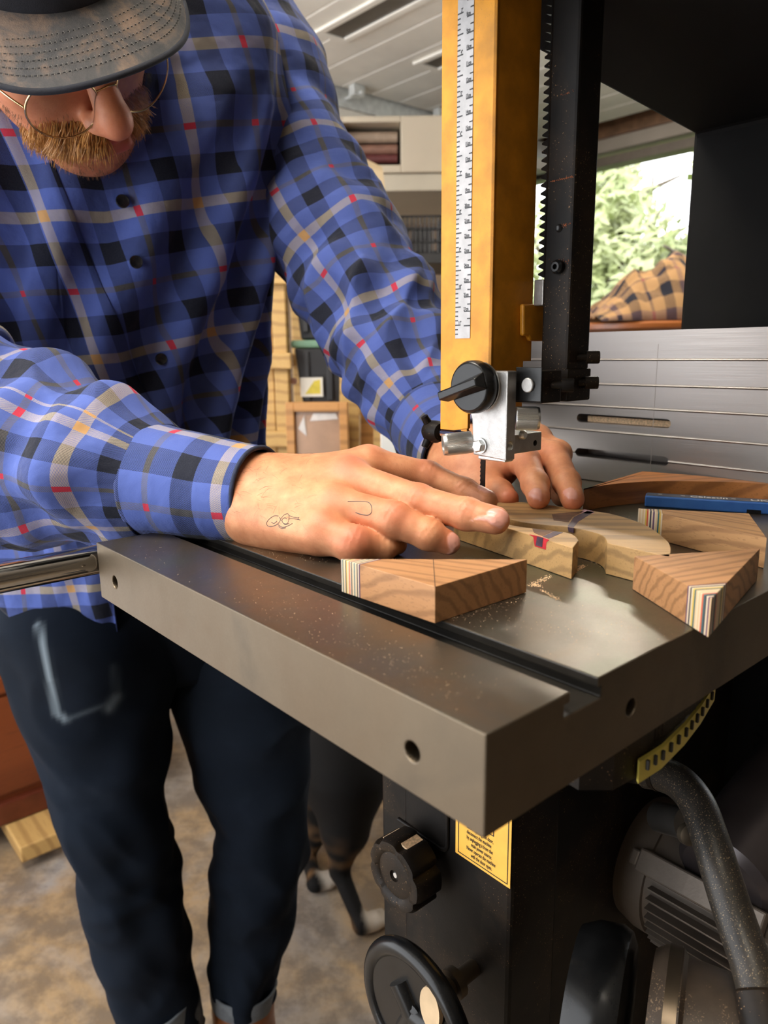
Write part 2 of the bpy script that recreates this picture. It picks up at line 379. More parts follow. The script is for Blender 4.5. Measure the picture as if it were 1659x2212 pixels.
# ------------------------------------------------------------------ the bandsaw (built in its own frame: x = v, y = u)
saw = thing('bandsaw', 'large black and yellow bandsaw with a ground cast iron table', 'bandsaw', A0, YAW)
ZT = TZ; TL = .359; TV = .485
s0, s1 = .0486, .0671
mb = MB()
prof = [(0, ZT-.040), (TV, ZT-.040), (TV, ZT), (s1, ZT), (s1, ZT-.0045), (s1+.0028, ZT-.0045), (s1+.0028, ZT-.0095), (s0-.0035, ZT-.0095), (s0-.0035, ZT-.0045), (s0, ZT-.0045), (s0, ZT), (0, ZT)]
mb.prism(prof, 0, TL, 'y')
tb = mb.build('table', [M['table_top'], M['table_side'], plain('shaded_slot', (.022, .019, .015), .42, .5, .4, 60)], saw)  # third material: iron darkened, the shade inside the slot put into its colour
cut = MB()
for (x, y) in ((248, 1258), (890, 1624)):
    c = LV(x, y, 0); cut.cyl((-.01, c[1], c[2]), (.018, c[1], c[2]), .0042 if x > 500 else .0045, 20)
c = LU(1364, 1528, 0); cut.cyl((c[0], -.01, c[2]), (c[0], .018, c[2]), .0040, 20)
cut.cyl((.43, -.01, c[2]), (.43, .018, c[2]), .0042, 20)
cut.box((.2, .2035, ZT-.05), (.5, .2055, ZT+.01)) if False else None
cutter = cut.build('cut', M['black'], saw); boolean(tb, cutter)
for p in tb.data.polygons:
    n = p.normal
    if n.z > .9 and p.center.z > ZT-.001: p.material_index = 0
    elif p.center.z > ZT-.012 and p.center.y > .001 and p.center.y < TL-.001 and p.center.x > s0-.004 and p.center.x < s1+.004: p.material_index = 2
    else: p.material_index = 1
b = tb.modifiers.new('bevel', 'BEVEL'); b.width = .0007; b.segments = 2; b.limit_method = 'ANGLE'; b.angle_limit = math.radians(50)
# throat insert around the blade
mb = MB(); BV, BU = .2285, .2055
mb.lathe([(-.0004, .0), (-.0004, .032), (.0001, .032), (.0001, 0)], (BV, BU, ZT), (0, 0, 1), 40, closed=False); mb.build('throat_plate', M['alu'], saw)
# table rail at the far left end
mb = MB(); rr = .0105; zr = ZT-.0155
e0 = LV(205, 1208, 0); mb.tube([(-.30, TL+.012, zr), (TV+.12, TL+.012, zr)], rr, 28); rl = mb.build('fence_rail', M['chrome'], saw, smooth=40)
for x in (.08, .40):
    mb = MB(); mb.cyl((x, TL-.001, zr), (x, TL+.01, zr), .009, 16); mb.build('spacer', M['zinc'], rl, smooth=40)
# blade
mb = MB(); mb.box((BV-.0004, BU-.0030, .75), (BV+.0004, BU+.0012, 1.62))
for k in range(190):
    z = 1.0+k*.0032
    mb.add([(BV-.0004, BU+.0012, z), (BV+.0004, BU+.0012, z), (BV, BU+.0022, z+.0003), (BV, BU+.0012, z+.0026)], [(0, 1, 2), (1, 3, 2), (3, 0, 2)])
mb.build('blade', plain('blade_steel', (.05, .05, .05), .3, .8), saw)
# yellow blade guard: angle section, two faces and the cut-away foot
gv = .178; gu0, gu1 = .155, .1985; gz0 = 1.107
gvr = .2172
mb = MB()
mb.prism([(gu0, 1.118), (.1735, 1.118), (.1735, 1.1085) if False else (.1738, 1.118), (.1738, 1.1085), (.1862, 1.1065), (gu1, 1.1065), (gu1, 1.62), (gu0, 1.62)], gv, gv+.0025, 'x')
rz0 = LU(1148, 780, gu0)[2]
mb.prism([(gv, 1.118), (gvr-.008, 1.118), (gvr-.008, rz0), (gvr, rz0), (gvr, 1.62), (gv, 1.62)], gu0, gu0+.0025, 'y')
gd_ = mb.build('blade_guard', M['yellow'], saw, bevel=.0012)
mb = MB()   # raised bracket plate on the right face, and the flange behind the post
q = [LU(x, y, gu0) for x, y in ((1121, 657), (1176, 657), (1176, 737), (1137, 737), (1133, 727), (1121, 725))]
mb.prism([(p[0], p[2]) for p in q], gu0-.0035, gu0-.0001, 'y'); mb.build('post_bracket', M['yellow'], gd_, bevel=.0012)
mb = MB(); q = LU(1275, 700, .150); z0 = LU(1273, 752, .150)[2]; z1 = LU(1273, 655, .150)[2]
mb.box((.246, .139, z0), (.2535, .1415, z1)); mb.build('guard_flange', M['yellow'], gd_)
# foot remains of the guard
mb = MB(); mb.box((gv+.0006, .1750, 1.1065), (gv+.0026, .1800, 1.1165)); mb.box((gv+.004, .182, 1.092), (gv+.0065, .1995, 1.101)); mb.build('guard_foot', M['yellow'], gd_)
# printed depth scale
su0, su1 = LV(1020, 400, gv)[1], LV(987, 400, gv)[1]
zb = LV(1000, 731, gv)[2]
mb = MB(); mb.box((gv-.0004, su0, zb), (gv-.0001, su1, 1.62)); scl = mb.build('depth_scale', M['sticker'], gd_)
z10 = LV(1018, 105, gv)[2]; z27 = LV(1018, 672, gv)[2]; dz = (z10-z27)/17
mb = MB()
def tick(ua, ub, z, w=.00035): mb.box((gv-.00055, ua, z-w), (gv-.00041, ub, z+w))
for k in range(6*2, 28*2+1):
    z = z10-(k/2-10)*dz
    if z < zb+.001: continue
    tick(su0, su0+(.0052 if k % 2 == 0 else .0025), z)
zi = z10-(15.24-10)*dz
for k in range(-24, 45):
    z = zi-k*dz*2.54/8
    if zb+.001 < z < 1.5: tick(su1-(.0045 if k % 4 == 0 else .0023), su1, z)
mb.build('scale_ticks', M['ink'], scl)
def text(body, size, P, x, y, mat, parent, name='lettering', ext=.00006, sx=1.0, bold=0.0):
    cu = bpy.data.curves.new(name, 'FONT'); cu.body = body; cu.size = size; cu.extrude = ext; cu.offset = bold
    o = bpy.data.objects.new('tmp', cu); link(o); dg = bpy.context.evaluated_depsgraph_get(); dg.update()
    me = bpy.data.meshes.new_from_object(o.evaluated_get(dg)); bpy.data.objects.remove(o)
    x = Vector(x).normalized(); y = Vector(y).normalized(); z = x.cross(y); P = Vector(P)
    me.transform(Matrix(((x[0]*sx, y[0], z[0], P[0]), (x[1]*sx, y[1], z[1], P[1]), (x[2]*sx, y[2], z[2], P[2]), (0, 0, 0, 1))))
    me.materials.clear(); me.materials.append(mat); me.name = name
    r = bpy.data.objects.new(name, me); link(r, parent); return r
for k in range(6, 28):
    text('%dcm' % k, .0030, (gv-.00045, su0+.0056, z10-(k-10)*dz+.0005), (0, -1, 0), (0, 0, 1), M['ink'], scl, 'scale_number', sx=.62, bold=.00007)
for k in range(2, 12):
    z = zi+(6-k)*dz*2.54
    text('%d"' % k, .0028, (gv-.00045, su1-.0027, z+.0005), (0, -1, 0), (0, 0, 1), M['ink'], scl, 'scale_number', sx=.65, bold=.00007)
# black square guide post with bolts, and the toothed rack on its left edge
pu0, pu1, pv0, pv1 = .124, .1445, .213, .2362
zpb = 1.128
mb = MB(); mb.box((pv0, pu0, zpb), (pv1, pu1, 1.62)); po = mb.build('guide_post', M['black'], saw, bevel=.0018)
mb = MB(); zr0 = LV(1165, 600, pv0)[2]
k = 0; z = zr0
ru = pu1+.0005
while z < 1.6:
    mb.add([(pv0+.001, ru, z), (pv0+.001, ru+.0042, z+.0016), (pv0+.001, ru+.0042, z+.0026), (pv0+.001, ru, z+.0042),
            (pv0+.010, ru, z), (pv0+.010, ru+.0042, z+.0016), (pv0+.010, ru+.0042, z+.0026), (pv0+.010, ru, z+.0042)],
           [(0, 1, 2, 3), (7, 6, 5, 4), (0, 4, 5, 1), (1, 5, 6, 2), (2, 6, 7, 3), (3, 7, 4, 0)]); z += .0047
mb.box((pv0+.001, ru-.0005, zr0), (pv0+.010, ru+.0003, 1.6))
mb.build('rack_teeth', M['black'], po)
zz0 = LV(1160, 660, pv0)[2]
rnd = random.Random(2); mb = MB()
for (xa_, ya_, xb_, yb_, n_, sg) in ((1192, 392, 1240, 381, 90, 1.6), (1213, 488, 1228, 484, 40, 4), (1195, 570, 1225, 563, 60, 5), (1215, 207, 1240, 195, 20, 2)):
    for k in range(n_):
        f_ = rnd.random(); q = LV(xa_+(xb_-xa_)*f_+rnd.gauss(0, sg), ya_+(yb_-ya_)*f_+rnd.gauss(0, sg*.6), pv0); s_ = rnd.uniform(.00012, .0004)
        if not (pu0+.001 < q[1] < pu1-.0005): continue
        mb.add([(pv0-.0001, q[1]-s_, q[2]), (pv0-.0001, q[1], q[2]-s_*.7), (pv0-.0001, q[1]+s_, q[2]), (pv0-.0001, q[1], q[2]+s_*.7), (pv0-.0003-s_*.6, q[1], q[2])], [(0, 1, 4), (1, 2, 4), (2, 3, 4), (3, 0, 4), (3, 2, 1, 0)])
dd_ = mb.build('clinging_dust', plain('rust_dust', (.45, .15, .06), .9, 0, .4, 900), po); dd_['kind'] = 'stuff'
mb = MB(); mb.box((pv0+.001, pu1+.0004, zz0), (pv0+.0104, pu1+.0075, zr0-.001)); mb.build('rack_plate', M['alu'], po, bevel=.0006)
mb = MB()
c = LV(1208, 577, pv0); mb.lathe([(0, .0), (0, .0042), (.003, .0042), (.0045, .0028), (.0045, .0016), (.002, .0014), (.002, 0)], (pv0, c[1], c[2]), (-1, 0, 0), 18, closed=False)
c = LV(1208, 493, pv0); mb.lathe([(.0003, .0024), (.0008, .0019), (.0004, .0012)], (pv0, c[1], c[2]), (-1, 0, 0), 16)
mb.build('post_screw', M['black_clean'], po, smooth=35)
# guide head: aluminium block
bv = .1690
def pl(x, y): q = LV(x, y, bv); return (q[1], q[2])
P0 = [pl(*q) for q in ((1097, 800), (990, 800), (989, 878), (1006, 883), (1015, 893), (1019, 905), (1022, 982), (1091, 996))]
P0 = [(P0[0][0], P0[1][1])]+P0[1:7]+[(P0[0][0], P0[7][1])]
ubk = P0[0][0]; bz0 = P0[7][1]; bz1 = P0[0][1]
hd = thing('tmp', 'x', 'x'); bpy.data.objects.remove(hd)
mb = MB(); mb.prism(P0, bv, bv+.0085, 'x')
gb = mb.build('guide_block', M['alu'], saw, bevel=.0008)
# lower right extension of the block (set back)
qv = LU(1170, 960, ubk+.004)[0]; zq0 = LU(1170, 972, ubk+.004)[2]; zq1 = LU(1170, 932, ubk+.004)[2]
mb = MB(); mb.box((bv+.0085, ubk+.004, zq0), (qv, ubk+.030, zq1)); mb.cyl((qv-.0001, 0, 0), (qv, 0, 0), .0001, 3) if False else None
ex = mb.build('block_arm', M['alu'], gb, bevel=.0008)
cu_ = MB(); c = LU(1156, 957, ubk+.004); cu_.cyl((c[0], ubk-.01, c[2]), (c[0], ubk+.012, c[2]), .0019, 16); boolean(ex, cu_.build('cut', M['black'], gb))
# threaded hole in the narrow face of the block
cu_ = MB(); c = LU(1102, 964, ubk); cu_.cyl((c[0], ubk-.01, c[2]), (c[0], ubk+.006, c[2]), .0027, 20); c_ = cu_.build('cut', M['black'], saw); boolean(gb, c_)
b = gb.modifiers.new('bevel', 'BEVEL'); b.width = .0005; b.segments = 2; b.limit_method = 'ANGLE'; b.angle_limit = math.radians(50)
mb = MB()
for k in range(5): mb.lathe([(k*.0011, .0026), (k*.0011+.0004, .0021), (k*.0011+.0008, .0026)], (c[0], ubk+.0003, c[2]), (0, 1, 0), 20, closed=False)
mb.build('thread', M['zinc'], gb, smooth=30)
# black arm joining the block to the post
av = .181; au0, au1 = LV(1171, 832, av)[1], LV(1112, 832, av)[1]; zc0 = LV(1171, 872, av)[2]; zc1 = LV(1150, 801, av)[2]
mb = MB(); mb.box((av, au0, zc0), (LU(1213, 832, au0)[0], au1, zc1)); ar = mb.build('clamp_arm', M['black'], gb, bevel=.0008)
mb = MB(); mb.box((pv0-.0005, pu0-.0012, LV(1230, 868, pv0)[2]), (pv1+.001, pu1+.0015, LV(1230, 797, pv0)[2])); mb.build('clamp_foot', M['black'], gb, bevel=.001)
c = LV(1144, 832, av); mb = MB(); mb.box((av-.0010, c[1]-.0092, c[2]-.0095), (av-.0002, c[1]+.0098, c[2]+.0105)); mb.build('clamp_plate', M['black_clean'], gb, bevel=.0004)
mb = MB(); mb.lathe([(0, 0), (0, .0043), (.0012, .0043), (.0016, .0038), (.0016, 0)], (av-.0010, c[1], c[2]), (-1, 0, 0), 22, closed=False); mb.build('pin', M['alu'], gb, smooth=30)
def socket(name, c, ax, r, ln, shaft, mat, parent):
    mb = MB(); mb.lathe([(-shaft, 0), (-shaft, r*.55), (0, r*.55), (0, r), (ln*.92, r), (ln, r*.92), (ln, r*.55), (ln*.45, r*.5), (ln*.45, 0)], c, ax, 24, closed=False)
    return mb.build(name, mat, parent, smooth=35)
dg2 = Vector((.42, -.9, 0)).normalized()
c = LU(1197, 832, au0); socket('socket_screw', (c[0]+.002, au0-.004, c[2]), (.55, -.83, 0), .0040, .0070, .008, M['black'], gb)
for (x, y) in ((1252, 772), (1250, 827)):
    c = LU(x, y, pu0-.001); socket('socket_screw', (pv1-.008, pu0-.003, c[2]), (.65, -.75, 0), .0040, .0080, .010, M['black'], gb)
# black round knob with a bar across it
c = LV(1040, 835, bv); kn = MB()
kn.lathe([(-.001, 0), (-.001, .0150), (.002, .0160), (.0065, .0158), (.0085, .0145), (.0088, 0)], (bv-.0035, c[1], c[2]), (-1, 0, 0), 40, closed=False)
cK = Vector((bv-.012, c[1], c[2])); an = math.radians(-18); ax = Vector((0, math.cos(an), math.sin(an))); px_ = Vector((0, -math.sin(an), math.cos(an)))
kn.add([cK+ax*a+px_*b+Vector((-h, 0, 0)) for a, b, h in ((-.0145, -.0055, 0), (.0185, -.0040, 0), (.0185, .0040, 0), (-.0145, .0055, 0), (-.012, -.0022, .0065), (.0185, -.0026, .0080), (.0185, .0026, .0080), (-.012, .0022, .0065))],
       [(0, 3, 2, 1), (4, 5, 6, 7), (0, 1, 5, 4), (1, 2, 6, 5), (2, 3, 7, 6), (3, 0, 4, 7)])
kk = kn.build('clamp_knob', M['black_clean'], gb, smooth=45, bevel=.0008)
mb = MB(); mb.lathe([(0, .003), (0, .0148), (.0012, .0150), (.0012, .003)], (bv-.0002, c[1], c[2]), (-1, 0, 0), 36); mb.lathe([(0, 0), (0, .006), (.003, .006), (.003, 0)], (bv-.0012, c[1], c[2]), (-1, 0, 0), 30, closed=False); mb.build('washer', M['zinc'], gb, smooth=35)
# knurled thumb screws
def knurled(name, c, ax, r, ln, mat, parent, inner=.62):
    axv = Vector(ax).normalized(); e = axv.orthogonal().normalized(); g = axv.cross(e); mb = MB(); n = 120
    rings = []
    for a, rf, kn_ in ((0, .5, 0), (0, .94, 0), (ln*.06, 1, 1), (ln*.86, 1, 1), (ln*.92, .96, 0), (ln, .92, 0), (ln, inner, 0), (ln*.35, inner*.92, 0), (ln*.35, .001, 0)):
        rings.append([Vector(c)+axv*a+(e*math.cos(2*math.pi*k/n)+g*math.sin(2*math.pi*k/n))*(r*rf*(1-(.045 if kn_ and k % 2 else 0))) for k in range(n)])
    vs = [p for R_ in rings for p in R_]; m = len(rings)
    mb.add(vs, [(i*n+k, i*n+(k+1) % n, (i+1)*n+(k+1) % n, (i+1)*n+k) for i in range(m-1) for k in range(n)])
    return mb.build(name, mat, parent)
c = LV(1024, 954, bv+.006); knurled('thumb_screw', (bv+.004, c[1], c[2]), (-.80, .60, -.09), .0070, .0185, M['zinc'], gb)
c = LU(1124, 903, ubk); knurled('thumb_screw', (c[0], ubk+.004, c[2]-.0005), (.72, -.70, 0), .0072, .0145, M['zinc'], gb, .55)
c = LV(1039, 963, bv); mb = MB(); mb.lathe([(0, 0), (0, .0048), (.0012, .0050), (.0012, .0042)], (bv, c[1], c[2]), (-1, 0, 0), 30)
mb.lathe([(.001, 0), (.001, .0041), (.0036, .0041), (.0044, .0034), (.0044, 0)], (bv, c[1], c[2]), (-1, 0, 0), 6, closed=False); mb.build('hex_bolt', M['zinc'], gb, bevel=.0003)
c = LU(1127, 939, ubk+.004); mb = MB(); mb.lathe([(0, 0), (0, .0030), (.002, .0028), (.003, .0018), (.003, 0)], (c[0], ubk+.004, c[2]), (0, -1, 0), 20, closed=False); mb.build('button_screw', M['zinc'], gb, smooth=40)
# guide shaft with black knob on the far left
c = LV(985, 945, bv+.012); d_ = Vector((.12, .99, 0)).normalized()
mb = MB(); c = Vector((bv+.018, .182, LV(985, 943, bv+.01)[2])); mb.tube([c, c+d_*.035], .0038, 16); sh = mb.build('guide_shaft', M['chrome'], gb, smooth=40)
mb = MB(); e = c+d_*.028; mb.lathe([(0, .003), (0, .0062), (.005, .0078), (.012, .0078), (.015, .0060), (.015, .002)], e, d_, 28)
for a in (0, 2.1, 4.2):
    w_ = Vector((math.cos(a), 0, math.sin(a))); mb.tube([e+d_*.010, e+d_*.012+w_*.0125], [.004, .0025], 10)
mb.build('shaft_knob', M['black'], sh, smooth=40)
mb = MB(); mb.box((bv+.004, ubk+.004, bz0-.0018), (bv+.012, ubk+.026, bz0+.001)); mb.build('lower_bearing', M['zinc'], gb, bevel=.0008)
# machine frame: column, sloped arm and upper wheel housing
fu = .205; fl = .035
q1 = LU(1497, 290, fu); q2 = LU(1290, 180, fu); sl = (q2[2]-q1[2])/(q2[0]-q1[0])
vc0 = q1[0]; zc_ = q1[2]
zh = LU(1030, -4, fu)[2]; vh = vc0+(zh-zc_)/sl
mb = MB(); mb.prism([(vc0, 0.02), (vc0+.22, .02), (vc0+.22, 2.02), (vh-.12, 2.02), (vh-.12, 1.80), (vh, 1.80), (vh, zh), (vc0, zc_)], fl, fu, 'y')
fo = mb.build('machine_frame', M['black_deep'], saw, bevel=.004)
mb = MB(); mb.box((vc0-.0015, fl+.06, .3), (vc0-.0001, fl+.066, zc_-.03)); mb.build('column_seam', M['black_clean'], fo)
# lower wheel cabinet with label
cv = .15
ca, cb = LV(850, 1900, cv), LV(1105, 1900, cv); cu0, cu1 = cb[1], ca[1]
cb2 = LU(1205, 1900, cu0)
mb = MB(); mb.box((cv, cu0, .12), (cb2[0], cu1-.012, ZT-.075)); mb.box((cv+.012, cu1-.011, .12), (cb2[0]+.10, cu1, ZT-.06)); mb.box((cb2[0]-.01, cu0+.02, .12), (vc0+.1, cu1+.06, ZT-.11))
cab = mb.build('lower_cabinet', M['black'], saw, bevel=.003)
mb = MB(); mb.box((.03, .04, .0), (vc0+.22, .30, .12)); mb.build('base', M['black_deep'], saw, bevel=.004)
# raised window outline at the top left of the cabinet
r0 = LV(880, 1700, cv); r1 = LV(975, 1830, cv); zt_ = LV(880, 1712, cv)[2]
ua, ub = LV(968, 1800, cv)[1], LV(862, 1800, cv)[1]; zb_ = LV(940, 1822, cv)[2]
rr_ = .006; path = [(cv-.0005, ua, ZT-.06), (cv-.0005, ua, zb_+rr_)]+[(cv-.0005, ua+rr_-rr_*math.cos(a), zb_+rr_-rr_*math.sin(a)) for a in (.3, .7, 1.1, 1.57)]+[(cv-.0005, ub, zb_)]
mb = MB(); mb.tube(path, .0016, 10); mb.build('raised_frame', M['black'], cab, smooth=40)
# warning label
la, lb_ = LV(985, 1845, cv), LV(1103, 1914, cv)
lz0 = (la[2]+lb_[2])/2; lz1 = lz0+.062; lu0, lu1 = lb_[1], la[1]
mb = MB(); mb.box((cv-.0006, lu0, lz0), (cv-.0002, lu1, lz1)); wl = mb.build('warning_label', M['label_yellow'], saw); wl.parent = cab
mb = MB()
def frame_(u0, u1, z0, z1, w, x):
    mb.box((x-.0002, u0, z0), (x, u1, z0+w)); mb.box((x-.0002, u0, z1-w), (x, u1, z1)); mb.box((x-.0002, u0, z0+w), (x, u0+w, z1-w)); mb.box((x-.0002, u1-w, z0+w), (x, u1, z1-w))
frame_(lu0+.002, lu1-.0025, lz0+.002, lz1-.002, .0005, cv-.0007); frame_(lu0+.014, lu1-.010, lz0+.0300, lz1-.004, .0005, cv-.0007); mb.build('label_border', M['ink'], wl)
lh = (lz1-lz0)
um = (lu0+lu1)/2
for k, s_ in enumerate(('Before opening the door,', 'disconnect the machine', 'by unplugging it from the', 'main power source.', 'Never operate the machine', 'with the door open.')):
    text(s_, .0040, (cv-.00085, um+.0135-(0 if k not in (3, 5) else .004), lz0+.0245-k*.0040), (0, -1, 0), (0, 0, 1), M['ink'], wl, 'label_text', sx=.56)
# black lobed knob on the cabinet
c = LV(852, 1892, cv-.03); mb = MB(); n = 96; rk = .0262
def lob(k): a = 2*math.pi*k/n; return 1-.13*max(0, math.cos(a*7))**3
for_r = []
axk = Vector((-1, 0, 0)); cc = Vector((cv-.006, c[1], c[2]))
for a, rf, lo in ((0, .5, 0), (.002, .75, 1), (.004, 1, 1), (.022, 1, 1), (.0255, .93, .6), (.026, .72, 0), (.0235, .62, 0), (.0245, .45, 0), (.0245, .16, 0), (.0225, .14, 0), (.0225, .001, 0)):
    for_r.append([cc+axk*a+(Vector((0, 1, 0))*math.cos(2*math.pi*k/n)+Vector((0, 0, 1))*math.sin(2*math.pi*k/n))*rk*rf*(1-(1-lob(k))*lo) for k in range(n)])
mb.add([p for R_ in for_r for p in R_], [(i*n+k, i*n+(k+1) % n, (i+1)*n+(k+1) % n, (i+1)*n+k) for i in range(len(for_r)-1) for k in range(n)])
mb.cyl((cv, c[1], c[2]), (cv-.008, c[1], c[2]), .006, 16)
kb = mb.build('door_knob', M['black'], saw, smooth=50); kb.parent = cab
mb = MB(); mb.lathe([(0, 0), (0, .0024), (.001, .0018), (.001, 0)], cc+axk*.0225, axk, 16, closed=False); mb.build('knob_screw', M['zinc'], kb, smooth=40)
mb = MB()
for aa in (1.75, 1.05):
    w_ = Vector((0, math.cos(aa), math.sin(aa))); mb.add([cc+axk*x+w_*rk*.955+Vector((0, -math.sin(aa), math.cos(aa)))*s_ for x, s_ in ((.005, -.0045), (.020, -.0045), (.020, .0045), (.005, .0045))]+[cc+axk*x+w_*rk*.90+Vector((0, -math.sin(aa), math.cos(aa)))*s_ for x, s_ in ((.005, -.0045), (.020, -.0045), (.020, .0045), (.005, .0045))], [(0, 1, 2, 3), (7, 6, 5, 4), (0, 4, 5, 1), (1, 5, 6, 2), (2, 6, 7, 3), (3, 7, 4, 0)])
mb.build('beige_patches', M['dust'], kb)  # flat beige patches on two lobes of the knob
# handwheel at the bottom
c = LV(898, 2190, cv-.055); hw = MB(); hc = Vector((cv-.055, c[1], c[2])); R_ = .0425
ax = Vector((-1, -.05, 0)).normalized(); e1 = Vector((0, 1, 0)); e2 = Vector((0, 0, 1))
hw.tube([hc+(e1*math.cos(a)+e2*math.sin(a))*R_ for a in np.linspace(0, 2*math.pi, 65)], .0062, 20, cap=False); hw.lathe([(-.004, .018), (-.004, R_), (.002, R_), (.002, .018)], hc, ax, 48)
hw.lathe([(-.012, .006), (-.012, .009), (.004, .010), (.006, .007), (.006, 0)], hc, ax, 24)
for a in (.9, 3.0, 5.1): hw.tube([hc, hc+(e1*math.cos(a)+e2*math.sin(a))*R_*.5], [.0078, .0088], 12)
hwo = hw.build('handwheel', M['black_clean'], saw, smooth=50); hwo.parent = cab
mb = MB(); q = LV(930, 2178, cv-.060); mb.prism([(q[1]+.0085*math.cos(a)*1.0, q[2]+.015*math.sin(a)) for a in np.linspace(0, 2*math.pi, 29)[:-1]], cv-.0610, cv-.0575, 'x'); mb.build('handle', plain('cream_knob', (.55, .40, .24), .5, 0, .15, 60), hwo, smooth=40)
mb = MB(); mb.tube([hc, hc+Vector((.056, 0, 0))], .006, 16); mb.lathe([(0, .006), (0, .0095), (.008, .0098), (.011, .0090), (.011, .006)], hc+Vector((.018, 0, 0)), (1, 0, 0), 28)
mb.lathe([(0, .006), (0, .0105), (.006, .0105), (.006, .006)], hc+Vector((.032, 0, 0)), (1, 0, 0), 14); mb.build('hub', M['table_side'], hwo, smooth=35)
# trunnion with yellow angle scale under the table
tc = wor(0, 0, 0)
mb = MB(); zs = ZT-.062
pa = [LZ(x, y, zs) for x, y in ((1380, 1672), (1430, 1640), (1480, 1590), (1515, 1545), (1545, 1495))]
pts = []
for i in range(len(pa)-1):
    for k in range(6): pts.append(pa[i]*(1-k/6)+pa[i+1]*(k/6))
pts.append(pa[-1])
vs = [(p[0], p[1], ZT-.056) for p in pts]+[(p[0], p[1], ZT-.067) for p in pts]+[(p[0]+.002, p[1]+.002, ZT-.067) for p in pts]+[(p[0]+.002, p[1]+.002, ZT-.056) for p in pts]; n = len(pts)
mb.add(vs, [(j*n+i, j*n+i+1, ((j+1) % 4)*n+i+1, ((j+1) % 4)*n+i) for j in range(4) for i in range(n-1)]+[(0, n, 2*n, 3*n), (n-1, 4*n-1, 3*n-1, 2*n-1)])
tro = MB(); tc_ = LZ(1320, 1640, ZT-.075)
tro.lathe([(-.03, .0), (-.03, .05), (.0, .055), (.022, .055), (.022, 0)], (tc_[0]+.045, tc_[1]+.065, ZT-.078), (0, 0, 1), 40, closed=False)
q = [LZ(x, y, ZT-.06) for x, y in ((1250, 1660), (1300, 1690), (1375, 1690), (1440, 1655), (1500, 1590), (1560, 1500), (1480, 1460), (1300, 1600))]
tro.prism([(p[0]-.004, p[1]+.009) for p in q], ZT-.0665, ZT-.041, 'z'); tn = tro.build('trunnion', M['black'], saw, smooth=30)
ys = mb.build('angle_scale', plain('scale_yellow', (.62, .52, .10), .5, 0, .1), tn)
mb = MB()
for i in range(2, n-1, 2):
    p = pts[i]; mb.box((p[0]-.0016, p[1]-.0016, ZT-.0615), (p[0]-.0002, p[1]-.0002, ZT-.0568))
mb.build('angle_ticks', M['ink'], ys)
mb = MB()
for k in range(14):
    f = k/13; a = pts[4+int(f*(n-6))]; mb.box((a[0]+.006, a[1]+.004, ZT-.055), (a[0]+.018, a[1]+.0065, ZT-.043))
mb.build('gear_teeth', M['black'], tn)
# electric motor low at the back (axis along u)
mc = LU(1600, 1930, .0); ms = plain('motor_grey', (.20, .165, .135), .42, .4, .15, 30, .2)
mtr = MB(); mC = Vector((.36, .0, .72))
def solve(x, y, u): q = LU(x, y, u); return Vector((q[0], u, q[2]))
mC = solve(1560, 1935, .06)
R1 = .055
mtr.lathe([(.075, 0), (.075, R1*.55), (.068, R1*.92), (.052, R1), (.040, R1), (.040, R1*.93), (-.13, R1*.93), (-.14, R1*.8), (-.14, 0)], mC, (0, 1, 0), 56, closed=False)
mo = mtr.build('motor', ms, saw, smooth=35)
mb = MB()
for k in range(44):
    a = 2*math.pi*k/44; w_ = Vector((math.cos(a), 0, math.sin(a))); s_ = Vector((-math.sin(a), 0, math.cos(a)))*.0010
    if -.3 < math.cos(a-2.2) and math.cos(a-2.2) > .93: continue
    b0 = mC+w_*R1*.92; b1 = mC+w_*R1*1.07
    mb.add([b0-s_+Vector((0, .034, 0)), b0+s_+Vector((0, .034, 0)), b1+s_*.6+Vector((0, .034, 0)), b1-s_*.6+Vector((0, .034, 0)), b0-s_+Vector((0, -.125, 0)), b0+s_+Vector((0, -.125, 0)), b1+s_*.6+Vector((0, -.125, 0)), b1-s_*.6+Vector((0, -.125, 0))],
           [(0, 1, 2, 3), (7, 6, 5, 4), (0, 4, 5, 1), (1, 5, 6, 2), (2, 6, 7, 3), (3, 7, 4, 0)])
fin = mb.build('cooling_fins', ms, mo)
aw = 2.55; w_ = Vector((math.cos(aw), 0, math.sin(aw))); mb = MB()
mb.T = Matrix.Translation(mC+w_*R1*1.0) @ Matrix.Rotation(-(aw-math.pi/2), 4, 'Y')
mb.box((-.009, -.05, 0), (.009, .045, .010)); mb.box((-.006, .045, .001), (.006, .052, .008)); tbx = mb.build('terminal_bar', ms, mo, bevel=.0015)
# ribbed dust port and pulley housing in front of the motor
dc = solve(1345, 2215, .035); rub = dusty('dusty_rubber', (.022, .018, .015), .55, 0, (.22, .14, .08), .6, 700)
mb = MB(); R2 = .052; axd = Vector((.40, -.92, 0)).normalized()
mb.lathe([(-.03, R2*.6), (-.03, R2*.90), (-.020, R2), (-.006, R2*1.03), (.0, R2*.98), (.003, R2*.86)], dc, axd, 64); mb.build('port_flange', M['black_clean'], saw, smooth=40)
mb = MB(); mb.lathe([(0, R2*.5), (0, R2*.88), (.006, R2*.96), (.016, R2*.97), (.0185, R2*.90), (.070, R2*.84), (.072, R2*.88), (.084, R2*.88), (.086, R2*.80), (.10, R2*.76), (.102, R2*.2)], dc+axd*.014, axd, 64)
dpo = mb.build('dust_port', dusty('dusty_port', (.06, .043, .03), .5, 0, (.25, .17, .10), .62, 900), saw, smooth=35)
mb = MB(); mb.lathe([(.074, R2*.885), (.074, R2*.905), (.082, R2*.905), (.082, R2*.885)], dc+axd*.014, axd, 64)
mb.lathe([(.008, R2*.965), (.008, R2*.985), (.015, R2*.985), (.015, R2*.965)], dc+axd*.014, axd, 64); mb.build('clamp_band', plain('dull_band', (.12, .09, .06), .35, .8), dpo, smooth=35)
